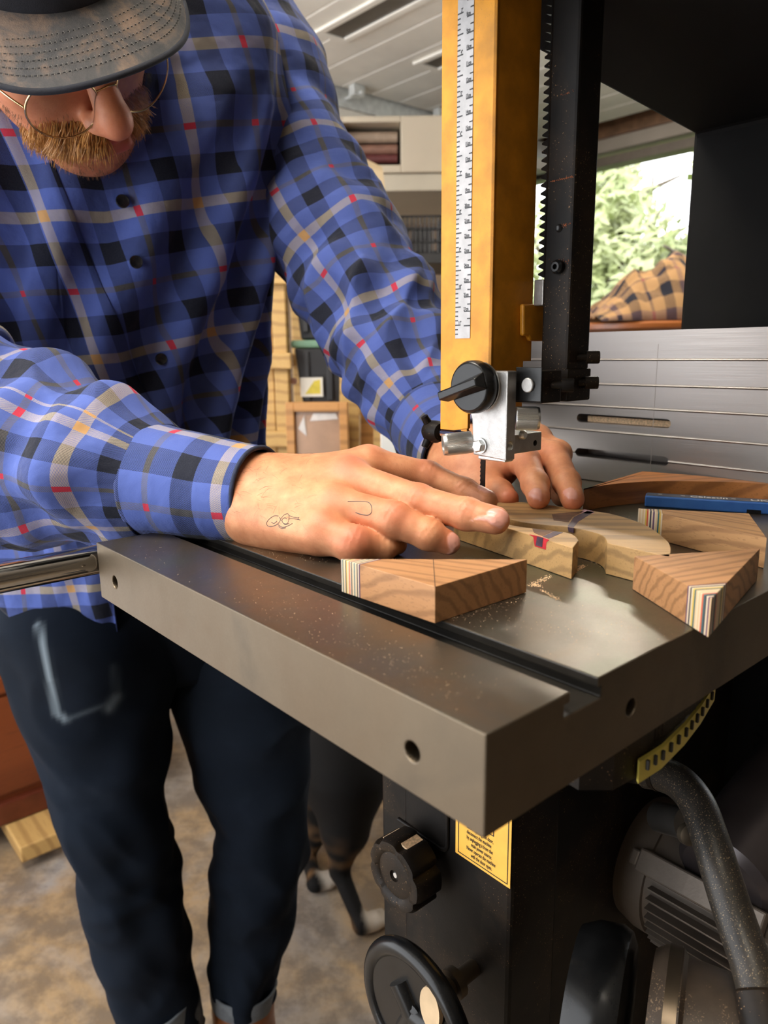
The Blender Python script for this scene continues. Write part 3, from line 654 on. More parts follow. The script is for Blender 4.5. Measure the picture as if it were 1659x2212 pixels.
# dusty hose-like guard tube curving down on the right
hp = [PD(x, y, d) for x, y, d in ((1395, 1665, .50), (1430, 1672, .49), (1470, 1692, .475), (1505, 1735, .46), (1530, 1800, .445), (1555, 1880, .43), (1590, 1990, .415), (1625, 2090, .40), (1640, 2150, .392))]
def smoothpath(P, n=8):
    out = []; P = [Vector(p) for p in P]; m = len(P)
    for i in range(m-1):
        p0, p1, p2, p3 = P[max(i-1, 0)], P[i], P[i+1], P[min(i+2, m-1)]
        for k in range(n):
            t_ = k/n; out.append(.5*((2*p1)+(p2-p0)*t_+(2*p0-5*p1+4*p2-p3)*t_*t_+(3*p1-p0-3*p2+p3)*t_**3))
    out.append(P[-1]); return out
hpl = [Vector(loc(p)) for p in smoothpath(hp)]
mb = MB(); mb.tube(hpl, [.0115-.0005*min(1, i/20) for i in range(len(hpl))], 28); ho = mb.build('curved_tube', dusty('dusty_tube', (.016, .014, .012), .40, 0, (.30, .21, .12), .65, 1300, gate=.1), saw, smooth=60)
mb = MB(); e = hpl[-1]; dd = (hpl[-1]-hpl[-3]).normalized(); mb.lathe([(0, .006), (0, .0105), (.002, .0125), (.05, .0125), (.05, .005)], e-dd*.003, dd, 32); mb.build('tube_socket', M['black'], ho, smooth=40)
mb = MB(); e = hpl[0]; dd = (hpl[0]-hpl[3]).normalized(); mb.tube([hpl[0], hpl[0]+dd*.03], .0095, 24); mb.lathe([(0, .009), (0, .0118), (.006, .0118), (.006, .009)], hpl[8], (hpl[7]-hpl[9]).normalized(), 28); mb.build('collar', M['black'], ho, smooth=40)
# rounded grey cover in the upper right and small cylinder lug
cc1 = Vector(loc(PD(1640, 1790, .56))); cax = (Vector(loc(PD(1700, 1600, .60)))-cc1).normalized()
mb = MB(); p0 = Vector(loc(PD(1590, 1850, .55))); p1 = Vector(loc(PD(1720, 1690, .60))); d = (p1-p0).normalized()
mb.lathe([(-.03, 0), (-.03, .03), (-.025, .036), (.1, .040), (.1, 0)], p0+Vector((.01, 0, -.004)), d, 48, closed=False); mb.build('motor_cover', plain('grey_cover', (.085, .072, .075), .33, .4, .15, 20), saw, smooth=35)
mb = MB(); a_ = Vector(loc(PD(1425, 1765, .53))); b_ = Vector(loc(PD(1485, 1780, .50))); mb.tube([a_, b_], .0105, 24); mb.lathe([(0, .004), (0, .0118), (.002, .0118), (.002, .004)], b_, (b_-a_), 24)
mb.build('tilt_lug', plain('lug_steel', (.12, .11, .10), .3, .8), saw, smooth=40)
mb = MB(); a_ = Vector(loc(PD(1484, 1800, .48))); mb.lathe([(0, .0), (0, .0072), (.004, .0068), (.006, .0035), (.006, 0)], a_, (-.5, -.8, .25), 24, closed=False); mb.build('cap_bolt', M['table_side'], saw, smooth=40)

# ------------------------------------------------------------------ rip fence
fv = .452; fh = LV(1400, 714, fv)[2]
fn = thing('rip_fence', 'tall brushed aluminium rip fence with grooves and two long slots, standing on the table', 'fence', A0, YAW)
t = NT('brushed_aluminium'); co = t.coord(scale=(1, 1, 1)); mp = t.coord(scale=(1, .6, 60))
bn = t.noise(mp, 18, 3, .6); big = t.noise(co, 7, 3)
M['brushed'] = t.set(Base_Color=t.mix(t.math('MULTIPLY', big, .5), (.30, .285, .275), (.27, .215, .17)), Metallic=.85, Roughness=t.math('ADD', .28, t.math('MULTIPLY', bn, .22)), Normal=t.bump(bn, .12, .0003))
g_y = [776, 832, 886, 943, 1004, 1047]
gz = [LV(1412, y, fv)[2] for y in (777, 833, 884, 941, 994)]
f0, f1 = -.12, .36
prof = []; z = ZT+.001; gw = .0012
cur = [(fv, ZT+.001), (fv+.028, ZT+.001), (fv+.028, fh), (fv, fh)]
for zz in gz: cur += [(fv, zz+gw), (fv-.0007, zz+gw*.55), (fv-.0010, zz), (fv-.0007, zz-gw*.55), (fv, zz-gw)]
mb = MB(); mb.prism(cur, f0, f1, 'y'); fb = mb.build('extrusion', M['brushed'], fn)
cu_ = MB()
slots = []
for (xa, ya, xb, yb) in ((1246, 900, 1449, 916), (1243, 977, 1444, 994)):
    a_ = LV(xa, ya, fv); b_ = LV(xb, yb, fv); zm = (a_[2]+b_[2])/2-.0005; h_ = .0042; slots.append((a_[1], b_[1], zm))
    pl_ = [(a_[1]-h_+h_*math.cos(x), zm+h_*math.sin(x)) for x in np.linspace(-math.pi/2, math.pi/2, 9)]+[(b_[1]+h_+h_*math.cos(x), zm+h_*math.sin(x)) for x in np.linspace(math.pi/2, 1.5*math.pi, 9)]
    cu_.prism(pl_, fv-.01, fv+.022, 'x')
boolean(fb, cu_.build('cut', M['black'], fn))
mb = MB(); s_ = LV(1412, 900, fv)[1]; mb.box((fv-.00015, s_-.0002, ZT+.012), (fv, s_+.0002, fh-.012)); mb.build('scribed_line', plain('scribe', (.25, .22, .2), .5, .5), fn)
sa = slots[0]; st = MB(); st.box((fv+.010, sa[1]+.004, sa[2]-.0040), (fv+.018, sa[0]-.006, sa[2]+.0016)); o = st.build('wooden_stick', M['dust'], None); o.location = Vector(A0); o.rotation_euler = (0, 0, YAW)
tag(o, 'pale wooden stick lying inside the upper slot of the aluminium fence', 'stick')
# ------------------------------------------------------------------ wood on the table
TH = .0185
walnut = wood('walnut', (.50, .255, .11), (.38, .18, .07), (.19, .085, .032), 0.5, 1.0, .55, 46, 5)
walnut2 = wood('walnut_end', (.46, .235, .105), (.34, .165, .065), (.15, .07, .026), -0.4, 1.1, .55, 52, 5)
poplar = wood('olive_wood', (.47, .295, .120), (.40, .225, .082), (.17, .10, .04), .12, 1.0, .5, 30, 7)
cherry = wood('cherry', (.50, .20, .055), (.40, .15, .04), (.17, .06, .016), -.3, .8, .5, 30, 4)
def laminate_mat(name, n, ang, cols, per, off=0.0):
    t = NT(name); co = t.coord('Object', rot=(0, 0, ang)); s = t.n('ShaderNodeSeparateXYZ'); t.l(co, s.inputs[0])
    f = t.math('FRACT', t.math('MULTIPLY', t.math('ADD', s.outputs[0], off), 1.0/per))
    k = len(cols); st = [(i/k, c) for i, c in enumerate(cols)]
    c = t.ramp(f, st, 'CONSTANT'); fine = t.noise(t.coord(scale=(1, 1, .1)), 1500, 2)
    return t.set(Base_Color=t.mix(t.math('MULTIPLY', fine, .12), c, (.25, .16, .09)), Roughness=.5)
MP = (.62, .44, .25); DK = (.025, .03, .05); TE = (.03, .11, .12); RE = (.55, .09, .04); GR = (.10, .18, .07); PU = (.10, .045, .11); YE = (.62, .42, .08); CR = (.68, .55, .38)
def piece(name, label, px3, corner, frac, mat, lam, group=None, z=ZT+.0002, toppx=True):
    """triangular prism; px3 are pixels of the base corners; the laminated tip is cut at frac of the two sides from corner"""
    P = [Vector(PZ(x, y, z)) if not top else Vector(PZ(x, y, z+TH)) for (x, y, top) in px3]
    for p in P: p.z = z
    c0 = sum(P, Vector())/3; P = [p-c0 for p in P]
    a, b, c = P[corner], P[(corner+1) % 3], P[(corner+2) % 3]
    ab = a+(b-a)*frac; ac = a+(c-a)*frac
    root = thing(name, label, 'wood block', c0, 0, group)
    mb = MB(); mb.prism([(ab.x, ab.y), (b.x, b.y), (c.x, c.y), (ac.x, ac.y)], 0, TH); mb.build('body', mat, root, bevel=.0003)
    n = Vector(((c-b).y, -(c-b).x, 0)).normalized(); ang = math.atan2(n.y, n.x)
    if (a-b).dot(n) < 0: n = -n
    ang = math.atan2(n.y, n.x)
    h = (a-ab).dot(n)
    mb = MB(); mb.prism([(a.x, a.y), (ab.x, ab.y), (ac.x, ac.y)], 0, TH)
    lm = laminate_mat('laminate_'+name, 12, -ang, lam, h, -(ab.dot(n)))
    mb.build('laminate_tip', lm, root, bevel=.0003)
    return root, P, c0
r1 = piece('walnut_block', 'brown triangular wood block with striped laminated left tip, nearest the camera beside the hand',
           [(737, 1278, 0), (939.7, 1347, 0), (1137, 1279.6, 0)], 0, .225, walnut,
           [PU, CR, DK, MP, CR, TE, CR, MP, DK, CR, RE, MP, CR, YE, DK, CR, MP, TE, CR, DK], 'triangular wood blocks')
mb = MB(); b_ = r1[1]; m0 = b_[1]; m1 = (b_[0]+b_[2])/2; d = (m1-m0); mb.tube([m0+Vector((0, 0, TH+.00005)), m0+d*.99+Vector((0, 0, TH+.00005))], .00018, 6); mb.build('pencil_line', M['ink'], r1[0])
r2 = piece('walnut_block', 'brown triangular wood block whose striped tip hangs over the table edge',
           [(1529.8, 1377.7, 0), (1365.6, 1272.3, 0), (1635, 1254, 0)], 0, .27, walnut2,
           [PU, CR, DK, CR, YE, TE, MP, CR, MP, CR, RE, TE, DK, CR, PU, MP], 'triangular wood blocks')
r3 = piece('walnut_block', 'brown triangular wood block with striped left end in front of the blue bar',
           [(1378.5, 1098, 1), (1656.6, 1162, 1), (1618, 1109, 1)], 0, .22, wood('walnut_b', (.60, .34, .15), (.48, .25, .10), (.24, .11, .045), .9, 1.0, .55, 46, 5),
           [CR, YE, TE, MP, CR, PU, CR, DK, CR, RE, YE, CR, MP, CR, MP, CR], 'triangular wood blocks')
def outline(name, label, cat, pts, mat, th=TH, z=ZT+.0002, n=6, sharp=()):
    """flat sawn board; pts are pixels of the top outline; runs between sharp points are smoothed"""
    W_ = [Vector(wor(min(loc(p_)[0], fv-.0008), *loc(p_)[1:])) for p_ in [PZ(x, y, z+th) for x, y in pts]]
    out = []; m = len(W_)
    for i in range(m):
        p1, p2 = W_[i], W_[(i+1) % m]
        p0 = W_[i-1] if i not in sharp else p1; p3 = W_[(i+2) % m] if (i+1) % m not in sharp else p2
        for k in range(n):
            t_ = k/n; out.append(.5*((2*p1)+(p2-p0)*t_+(2*p0-5*p1+4*p2-p3)*t_*t_+(3*p1-p0-3*p2+p3)*t_**3))
    c0 = sum(out, Vector())/len(out); c0.z = z
    mb = MB(); mb.prism([(p.x-c0.x, p.y-c0.y) for p in out], 0, th)
    root = thing(name, label, cat, c0)
    body = mb.build('body', mat, root, smooth=30, bevel=.0003)
    return root, c0, body
wa = outline('sawn_workpiece', 'curved light wood piece with a red inlay, held under the right hand middle finger', 'wood piece',
             [(1237.5, 1183.5), (1250, 1167), (1241, 1157), (1222, 1150), (1165, 1143), (1100, 1133), (1050, 1113), (1010, 1098), (985, 1103), (990, 1109), (1080, 1136)], poplar, sharp=(0, 1, 10))
wb = outline('sawn_workpiece', 'leaf shaped light wood piece with dark bands, held under the left hand fingertips', 'wood piece',
             [(1312, 1173), (1446, 1203), (1449, 1184), (1438, 1165), (1394, 1134), (1333, 1113), (1283, 1104), (1200, 1093), (1130, 1085), (1070, 1086), (1040, 1095), (1075, 1112), (1120, 1126), (1170, 1133), (1232, 1139), (1283, 1150), (1305, 1160)], poplar, sharp=(0, 1))
def inlay(parent, c0, name, quad, mat, z=ZT+.0002, lift=.00012, wall=None):
    P = [Vector(PZ(x, y, z+TH)) for x, y in quad]; mb = MB(); n = len(P)
    vs = [(p.x-c0.x, p.y-c0.y, TH+lift) for p in P]+[(p.x-c0.x, p.y-c0.y, TH-.0004) for p in P]
    mb.add(vs, [tuple(range(n)), tuple(range(2*n-1, n-1, -1))]+[(i, (i+1) % n, n+(i+1) % n, n+i) for i in range(n)])
    return mb.build(name, mat, parent)
red = plain('red_resin', (.45, .02, .03), .4, 0, .3, 120); darkr = plain('dark_resin', (.05, .025, .045), .5, 0, .5, 200); wal = plain('walnut_inlay', (.13, .06, .03), .6, 0, .4, 90)
inlay(wb[0], wb[1], 'dark_band', [(1226, 1137), (1239, 1139.5), (1249, 1127), (1283, 1106), (1268, 1104), (1240, 1117)], darkr)
inlay(wb[0], wb[1], 'walnut_patch', [(1192, 1111), (1225, 1107), (1246, 1106), (1262, 1104), (1236, 1118), (1228, 1128), (1196, 1124)], wal)
inlay(wb[0], wb[1], 'resin_streak', [(1252, 1107), (1262, 1100.5), (1280, 1104), (1284, 1109), (1268, 1110)], plain('pink_resin', (.45, .22, .25), .3, 0, .5, 300))
inlay(wa[0], wa[1], 'dark_band', [(1172, 1159), (1186, 1163.5), (1216, 1150.5), (1199, 1147.5)], darkr)
inlay(wa[0], wa[1], 'walnut_patch', [(1160, 1154), (1172, 1158), (1197, 1147), (1160, 1143), (1150, 1142), (1153, 1150)], wal)
# dark band down the concave wall of the second piece, red patch on the front face of the first
def wallpatch(parent, c0, name, px, mat, a, b, off):
    """patch standing on the vertical wall through pixels a and b (top edge)"""
    A_, B_ = Vector(PZ(*a, ZT+TH+.0002)), Vector(PZ(*b, ZT+TH+.0002)); n = (B_-A_).cross(Vector((0, 0, 1))).normalized()
    if n.dot(Vector(CAM)-A_) < 0: n = -n
    P = [Vector(PL(x, y, np.array(A_+n*off), np.array(n))) for x, y in px]; c = Vector(c0); mb = MB(); m = len(P)
    mb.add([p-c for p in P]+[p-c-n*(off+.0002) for p in P], [tuple(range(m)), tuple(range(2*m-1, m-1, -1))]+[(i, (i+1) % m, m+(i+1) % m, m+i) for i in range(m)])
    return mb.build(name, mat, parent)
wallpatch(wa[0], wa[1], 'red_inlay', [(1143, 1154.3), (1166, 1159), (1186, 1166), (1180, 1172), (1179, 1187.5), (1155, 1180), (1152, 1160)], red, (1237.5, 1183.5), (1080, 1136), .00015)
wallpatch(wa[0], wa[1], 'dark_inlay', [(1160, 1158.5), (1173, 1162), (1171, 1182), (1157, 1178)], darkr, (1237.5, 1183.5), (1080, 1136), .0003)
wallpatch(wb[0], wb[1], 'dark_inlay', [(1226, 1138.5), (1239, 1141), (1238.5, 1151), (1228, 1149)], darkr, (1226, 1139), (1239, 1141), .0009)
wc = outline('curved_board', 'brown board with a concave sawn edge lying against the fence', 'board',
             [(1261, 1058), (1268, 1054), (1330, 1045), (1400, 1040), (1450, 1039), (1520, 1040), (1600, 1042), (1700, 1047), (1700, 1046), (1620, 1037), (1520, 1028.5), (1388, 1018), (1330, 1035), (1290, 1047)], cherry, sharp=(0, 7, 8, 11))
# blue bar with white lettering
zb0 = ZT+.0002
E0 = Vector(PZ(1392, 1095, zb0)); E1 = Vector(PZ(1659, 1112, zb0)); dx = (E1-E0).normalized(); dy = Vector((0, 0, 1)).cross(dx).normalized()
bb = thing('blue_bar', 'blue rectangular bar with white lettering on its dark top, lying on the table', 'bar', E0, math.atan2(dx.y, dx.x))
hb = .0093; L_ = .15; dp = .0150
t = NT('blue_plastic'); M['blue'] = t.set(Base_Color=t.ramp(t.noise(t.coord(), 60, 4), [(.3, (.025, .10, .34)), (.7, (.045, .15, .44))]), Roughness=.35)
mb = MB(); mb.box((0, 0, 0), (L_, dp, hb)); mb.build('body', M['blue'], bb, bevel=.0012)
mb = MB(); mb.box((.001, .0012, hb), (L_-.001, dp-.001, hb+.0003)); tp_ = mb.build('top_strip', plain('slate_strip', (.06, .08, .11), .35, 0, .3, 90), bb)
text('Celestin', .0085, (.034, .0045, hb+.0004), (1, 0, 0), (0, 1, 0), M['white_ink'], tp_, 'lettering', bold=.0001)
text('<', .007, (.0265, .0055, hb+.0004), (1, 0, 0), (0, 1, 0), M['white_ink'], tp_, 'arrow_mark')
text('<', .007, (.0005+.0085, .006, hb+.0004), (1, 0, 0), (0, 1, 0), M['white_ink'], tp_, 'arrow_mark')
text('<', .007, (.064, .005, hb+.0004), (1, 0, 0), (0, 1, 0), M['white_ink'], tp_, 'arrow_mark')
text('UK-EASE', .0088, (.078, .0035, hb+.0004), (1, 0, 0), (0, 1, 0), M['white_ink'], tp_, 'lettering', bold=.0001, sx=1.1)
mb = MB(); xn = (Vector(PZ(1630, 1108, zb0))-E0).dot(dx); mb.box((xn-.006, -.0003, 0), (xn+.004, .002, .0032)); mb.build('notch', M['black_deep'], bb)
# sawdust
def dust(name, label, spots, n, seed, smin, smax, z=ZT):
    rnd = random.Random(seed); mb = MB()
    for _ in range(n):
        (x0, y0, x1, y1, s_) = rnd.choice(spots); f_ = rnd.random(); x = x0+(x1-x0)*f_+rnd.gauss(0, s_); y = y0+(y1-y0)*f_+rnd.gauss(0, s_*.35)
        p = Vector(PZ(x, y, z)); q = loc(p)
        if not (0.002 < q[1] < TL-.002 and q[0] > .002) or s0-.002 < q[0] < s1+.002: continue
        s = rnd.uniform(smin, smax); a = Vector((rnd.gauss(0, 1), rnd.gauss(0, 1), 0)).normalized()*s; b = Vector((-a.y, a.x, 0))*rnd.uniform(.3, .8)
        k = Vector((0, 0, s*.7)); p = p+Vector((0, 0, .0002))
        mb.add([p-a, p-b, p+a, p+b, p+k], [(0, 3, 2, 1), (0, 1, 4), (1, 2, 4), (2, 3, 4), (3, 0, 4)])
    o = mb.build(name, M['dust']); tag(o, label, 'sawdust', kind='stuff'); return o
dust('sawdust', 'fine scattered sawdust specks over the cast iron table', [(300, 1180, 900, 1440, 60), (500, 1180, 720, 1210, 20), (560, 1280, 1000, 1500, 50), (1000, 1330, 1400, 1380, 60), (950, 1340, 1140, 1290, 12), (1250, 1200, 1550, 1230, 30), (1300, 1110, 1380, 1130, 20)], 1500, 4, .00008, .00032)
dust('sawdust_heap', 'small heaps of sawdust beside the sawn wood pieces', [(1243, 1235, 1262, 1222, 3.5), (1190, 1245, 1148, 1264, 5), (1148, 1264, 1165, 1266, 5), (1255, 1198, 1305, 1225, 2), (1340, 1239, 1366, 1247, 2), (1170, 1275, 1207, 1296, 4), (1440, 1162, 1530, 1190, 3)], 900, 6, .00015, .0006)
# ------------------------------------------------------------------ smooth solids (distance fields turned into meshes)
class Field:
    def __init__(s, lo, hi, h):
        s.lo = np.array(lo, float); s.h = h; s.n = np.ceil((np.array(hi)-s.lo)/h).astype(int)+1
        s.d = np.full(s.n, 1.0, np.float32); s.ax = [np.float32(s.lo[i])+np.arange(s.n[i], dtype=np.float32)*np.float32(h) for i in range(3)]
    def new(s): g = object.__new__(Field); g.lo, g.h, g.n, g.ax = s.lo, s.h, s.n, s.ax; g.d = np.full(s.n, 1.0, np.float32); return g
    def box(s, lo, hi):
        a = np.clip(np.floor((np.array(lo)-s.lo)/s.h).astype(int), 0, s.n-1); b = np.clip(np.ceil((np.array(hi)-s.lo)/s.h).astype(int)+1, 1, s.n)
        b = np.maximum(b, a+1); sl = tuple(slice(i, j) for i, j in zip(a, b))
        return sl, s.ax[0][sl[0]][:, None, None], s.ax[1][sl[1]][None, :, None], s.ax[2][sl[2]][None, None, :]
    def _mix(s, sl, e, k, op):
        d = s.d[sl]
        if op == 'add':
            if k <= 0: s.d[sl] = np.minimum(d, e)
            else: h = np.clip(.5+.5*(d-e)/k, 0, 1); s.d[sl] = d*(1-h)+e*h-k*h*(1-h)
        else:
            h = np.clip(.5-.5*(d+e)/max(k, 1e-5), 0, 1); s.d[sl] = d*(1-h)-e*h+k*h*(1-h)
    def cone(s, a, b, ra, rb, k=.004, op='add'):
        a = np.array(a, float); b = np.array(b, float); r = max(ra, rb)+k*2+s.h*3
        sl, X, Y, Z = s.box(np.minimum(a, b)-r, np.maximum(a, b)+r)
        ab = b-a; L = float(ab@ab)+1e-12
        t = np.clip(((X-a[0])*ab[0]+(Y-a[1])*ab[1]+(Z-a[2])*ab[2])/L, 0, 1).astype(np.float32)
        e = np.sqrt((X-a[0]-t*ab[0])**2+(Y-a[1]-t*ab[1])**2+(Z-a[2]-t*ab[2])**2)-(ra+(rb-ra)*t)
        s._mix(sl, e.astype(np.float32), k, op); return s
    def ell(s, c, r, k=.004, op='add', R=None):
        c = np.array(c, float); r = np.array(r, float); m = r.max()+k*2+s.h*3
        sl, X, Y, Z = s.box(c-m, c+m); x, y, z = X-c[0], Y-c[1], Z-c[2]
        if R is not None: x, y, z = [R[i][0]*x+R[i][1]*y+R[i][2]*z for i in range(3)]
        k0 = np.sqrt((x/r[0])**2+(y/r[1])**2+(z/r[2])**2); k1 = np.sqrt((x/r[0]**2)**2+(y/r[1]**2)**2+(z/r[2]**2)**2)+1e-6
        s._mix(sl, (k0*(k0-1)/k1).astype(np.float32), k, op); return s
    def union(s, g, k):
        d, e = s.d, g.d
        if k <= 0: s.d = np.minimum(d, e)
        else: h = np.clip(.5+.5*(d-e)/k, 0, 1); s.d = d*(1-h)+e*h-k*h*(1-h)
        return s
    def mesh(s):
        d = s.d; ins = d < 0; n0, n1, n2 = d.shape
        c = np.zeros((n0-1, n1-1, n2-1), np.int8)
        for i in (0, 1):
            for j in (0, 1):
                for k in (0, 1): c += ins[i:n0-1+i, j:n1-1+j, k:n2-1+k]
        act = np.argwhere((c > 0) & (c < 8)); idx = -np.ones(c.shape, np.int64); idx[tuple(act.T)] = np.arange(len(act))
        acc = np.zeros((len(act), 3)); cnt = np.zeros(len(act))
        for axis in range(3):
            o = [a for a in range(3) if a != axis]
            for p in (0, 1):
                for q in (0, 1):
                    a = act.copy(); a[:, o[0]] += p; a[:, o[1]] += q; b = a.copy(); b[:, axis] += 1
                    da = d[tuple(a.T)]; db = d[tuple(b.T)]; m = (da < 0) != (db < 0); t = da[m]/(da[m]-db[m])
                    P = a[m].astype(float); P[:, axis] += t; acc[m] += P; cnt[m] += 1
        V = acc/cnt[:, None]*s.h+s.lo; F_ = []
        for axis in range(3):
            o = [(axis+1) % 3, (axis+2) % 3]; sa = [slice(None)]*3; sb = [slice(None)]*3
            sa[axis] = slice(0, -1); sb[axis] = slice(1, None); x = ins[tuple(sa)]; y = ins[tuple(sb)]
            e = np.argwhere(x != y); g = (e[:, o[0]] > 0) & (e[:, o[1]] > 0) & (e[:, o[0]] < d.shape[o[0]]-1) & (e[:, o[1]] < d.shape[o[1]]-1); e = e[g]
            flip = ~x[tuple(e.T)]
            qs = []
            for p, q in ((1, 1), (0, 1), (0, 0), (1, 0)):
                w_ = e.copy(); w_[:, o[0]] -= p; w_[:, o[1]] -= q; qs.append(idx[tuple(w_.T)])
            Q = np.stack(qs, 1); Q[flip] = Q[flip][:, ::-1]; F_.append(Q)
        return V, np.concatenate(F_)
def mk_mesh(name, V, F_, mats, parent=None, smooth=True):
    me = bpy.data.meshes.new(name); me.vertices.add(len(V)); me.vertices.foreach_set('co', np.asarray(V, np.float32).ravel())
    F_ = np.asarray(F_); k = F_.shape[1]; me.loops.add(len(F_)*k); me.polygons.add(len(F_))
    me.loops.foreach_set('vertex_index', F_.astype(np.int32).ravel()); me.polygons.foreach_set('loop_start', np.arange(0, len(F_)*k, k, dtype=np.int32))
    me.update(calc_edges=True); me.validate()
    for m in (mats if isinstance(mats, (list, tuple)) else [mats]): me.materials.append(m)
    if smooth: me.polygons.foreach_set('use_smooth', np.ones(len(me.polygons), bool))
    o = bpy.data.objects.new(name, me); link(o, parent); return o
def vcol(o, name, C):
    a = o.data.color_attributes.new(name, 'FLOAT_COLOR', 'POINT'); C = np.asarray(C, np.float32)
    if C.shape[1] == 3: C = np.concatenate([C, np.ones((len(C), 1), np.float32)], 1)
    a.data.foreach_set('color', C.ravel())
def vnormals(V, F_):
    n = np.cross(V[F_[:, 1]]-V[F_[:, 0]], V[F_[:, 2]]-V[F_[:, 0]]); N = np.zeros_like(V)
    for k in range(F_.shape[1]): np.add.at(N, F_[:, k], n)
    return N/(np.linalg.norm(N, axis=1, keepdims=True)+1e-12)

# ------------------------------------------------------------------ things at the back of the workshop (square to the view)
def fx(x, y, Y): return PY(x, y, Y)
def fbox(mb, x0, y0, x1, y1, Y, dep, front=0.0):
    a = fx(x0, y1, Y); b = fx(x1, y0, Y); mb.box((a[0], Y-front, a[2]), (b[0], Y+dep, b[2])); return a, b
pine = wood('pine', (.62, .40, .15), (.52, .31, .10), (.30, .16, .05), math.pi/2, .5, .6, 20, 2)
ply = wood('plywood', (.66, .52, .33), (.58, .44, .26), (.42, .30, .16), 1.4, .3, .6, 10, 2)
M['tote'] = plain('black_tote_plastic', (.020, .020, .022), .4, 0, .2, 10)
Yr = 2.15
rk = thing('storage_rack', 'pine lumber storage rack with rungs, standing behind the person', 'rack', (fx(600, 700, Yr)[0], Yr, 0))
ro = Vector(rk.location)
def rackpart(name, fn, mat=pine):
    mb = MB(); mb.T = Matrix.Translation(-ro); fn(mb); return mb.build(name, mat, rk, bevel=.003)
xa = fx(588, 700, Yr)[0]; xb = fx(618, 700, Yr)[0]; zt = 1.95
rackpart('upright', lambda m: m.box((xa, Yr, 0), (xb, Yr+.07, zt)))
rackpart('upright', lambda m: m.box((xa, Yr+.45, 0), (xb, Yr+.52, zt)))
xc = fx(800, 700, Yr)[0]
rackpart('upright', lambda m: m.box((xc+.05, Yr+.1, 0), (xc+.10, Yr+.17, 1.22)))
for y in (597, 780, 948, 1120):
    z = fx(600, y, Yr)[2]; rackpart('rung', lambda m: m.box((xa-.045, Yr-.022, z-.022), (xb+.012, Yr-.001, z+.022)))
    rackpart('rung', lambda m: m.box((xa-.045, Yr+.07, z-.022), (xa-.002, Yr+.45, z+.022)))
zs1 = fx(600, 885, Yr)[2]
for z in (zs1, .55, .12): rackpart('shelf_board', lambda m: m.box((xb+.002, Yr+.03, z-.02), (xc+.10, Yr+.50, z)))
rackpart('plank', lambda m: m.box((xa-.06, Yr+.02, .30), (xa-.005, Yr+.06, 1.47)))
def tote(name, label, x0, x1, z0, h, Y, lid, grp='storage totes'):
    o = thing(name, label, 'tote', ((x0+x1)/2, Y+.17, z0), 0, grp); w = (x1-x0)/2; mb = MB()
    pr = [(-w+.02, 0), (w-.02, 0), (w, h), (-w, h)]
    vs = [(x, -.15+.012*(1 if z == 0 else 0), z) for x, z in pr]+[(x, .17-.012*(1 if z == 0 else 0), z) for x, z in pr]
    mb.add(vs, [(0, 1, 2, 3), (7, 6, 5, 4), (0, 4, 5, 1), (1, 5, 6, 2), (2, 6, 7, 3), (3, 7, 4, 0)]); mb.build('bin', M['tote'], o, bevel=.006)
    for k in range(5):
        xx = -w+.035+k*(2*w-.07)/4; mb = MB(); mb.box((xx-.008, -.156, .02), (xx+.008, -.146, h-.01)); mb.build('rib', M['tote'], o, bevel=.002)
    mb = MB(); mb.box((-w-.008, -.162, h), (w+.008, .18, h+.022)); mb.build('lid', lid, o, bevel=.006); return o
M['lidgreen'] = plain('green_lid', (.16, .30, .20), .45, 0, .1, 10)
x0 = xb+.012; x1 = x0+.34; z0 = zs1+.001
h1 = fx(600, 752, Yr)[2]-z0
t1 = tote('storage_tote', 'black storage tote with green lid and yellow label, on the rack', x0, x1, z0, h1, Yr+.05, M['lidgreen'])
t2 = tote('storage_tote', 'dark storage tote stacked on top of the green lidded one', x0, x1, z0+h1+.024, .19, Yr+.05, M['tote'])
lbx = MB(); a = fx(648, 858, Yr+.05); b = fx(697, 815, Yr+.05); lo = Vector(t1.location); cxx = (a[0]+b[0])/2-lo.x; czz = (a[2]+b[2])/2-lo.z
lbx.box((cxx-.033, -.160, czz-.028), (cxx+.033, -.1575, czz+.028)); lb1 = lbx.build('label', plain('paper_label', (.72, .68, .60), .5, 0, .05), t1)
mb = MB(); mb.add([(cxx-.02, -.1606, czz-.02), (cxx+.026, -.1606, czz-.02), (cxx+.026, -.1606, czz+.022), (cxx+.008, -.1606, czz+.018)], [(0, 1, 2, 3)]); mb.build('label_print', plain('yellow_print', (.60, .48, .05), .5), lb1)
mb = MB(); mb.lathe([(0, .0), (0, .010), (.002, .010), (.002, 0)], (cxx-.052, -.157, czz+.018), (0, -1, 0), 16, closed=False); mb.build('round_sticker', plain('pale_pink', (.6, .40, .38), .5), t1)
# framed box leaning in front of the rack
Yf = 1.96
a = fx(622, 1000, Yf); b = fx(752, 868, Yf); ctr = Vector(((a[0]+b[0])/2, Yf, a[2]-.16))
bx_ = thing('wooden_stool_box', 'orange wooden frame with a cardboard pane, standing beside the rack', 'frame', (ctr.x, ctr.y, 0), math.radians(-6))
w = (b[0]-a[0])/2; zz1 = b[2]; mb_ = M
oak = wood('orange_oak', (.52, .25, .07), (.42, .19, .05), (.22, .09, .02), 0, .4, .5, 20, 2)
for nm, q in (('side_rail', ((-w, -.012, .0), (-w+.022, .012, zz1))), ('side_rail', ((w-.022, -.012, .0), (w, .012, zz1))), ('top_rail', ((-w+.022, -.012, zz1-.024), (w-.022, .012, zz1))), ('middle_rail', ((-w+.022, -.012, .75), (w-.022, .012, .775)))):
    mb = MB(); mb.box(*q); mb.build(nm, oak, bx_, bevel=.002)
mb = MB(); mb.box((-w+.022, .002, .775), (w-.022, .008, zz1-.024)); mb.build('cardboard_pane', plain('cardboard', (.34, .20, .12), .35, 0, .35, 6), bx_)
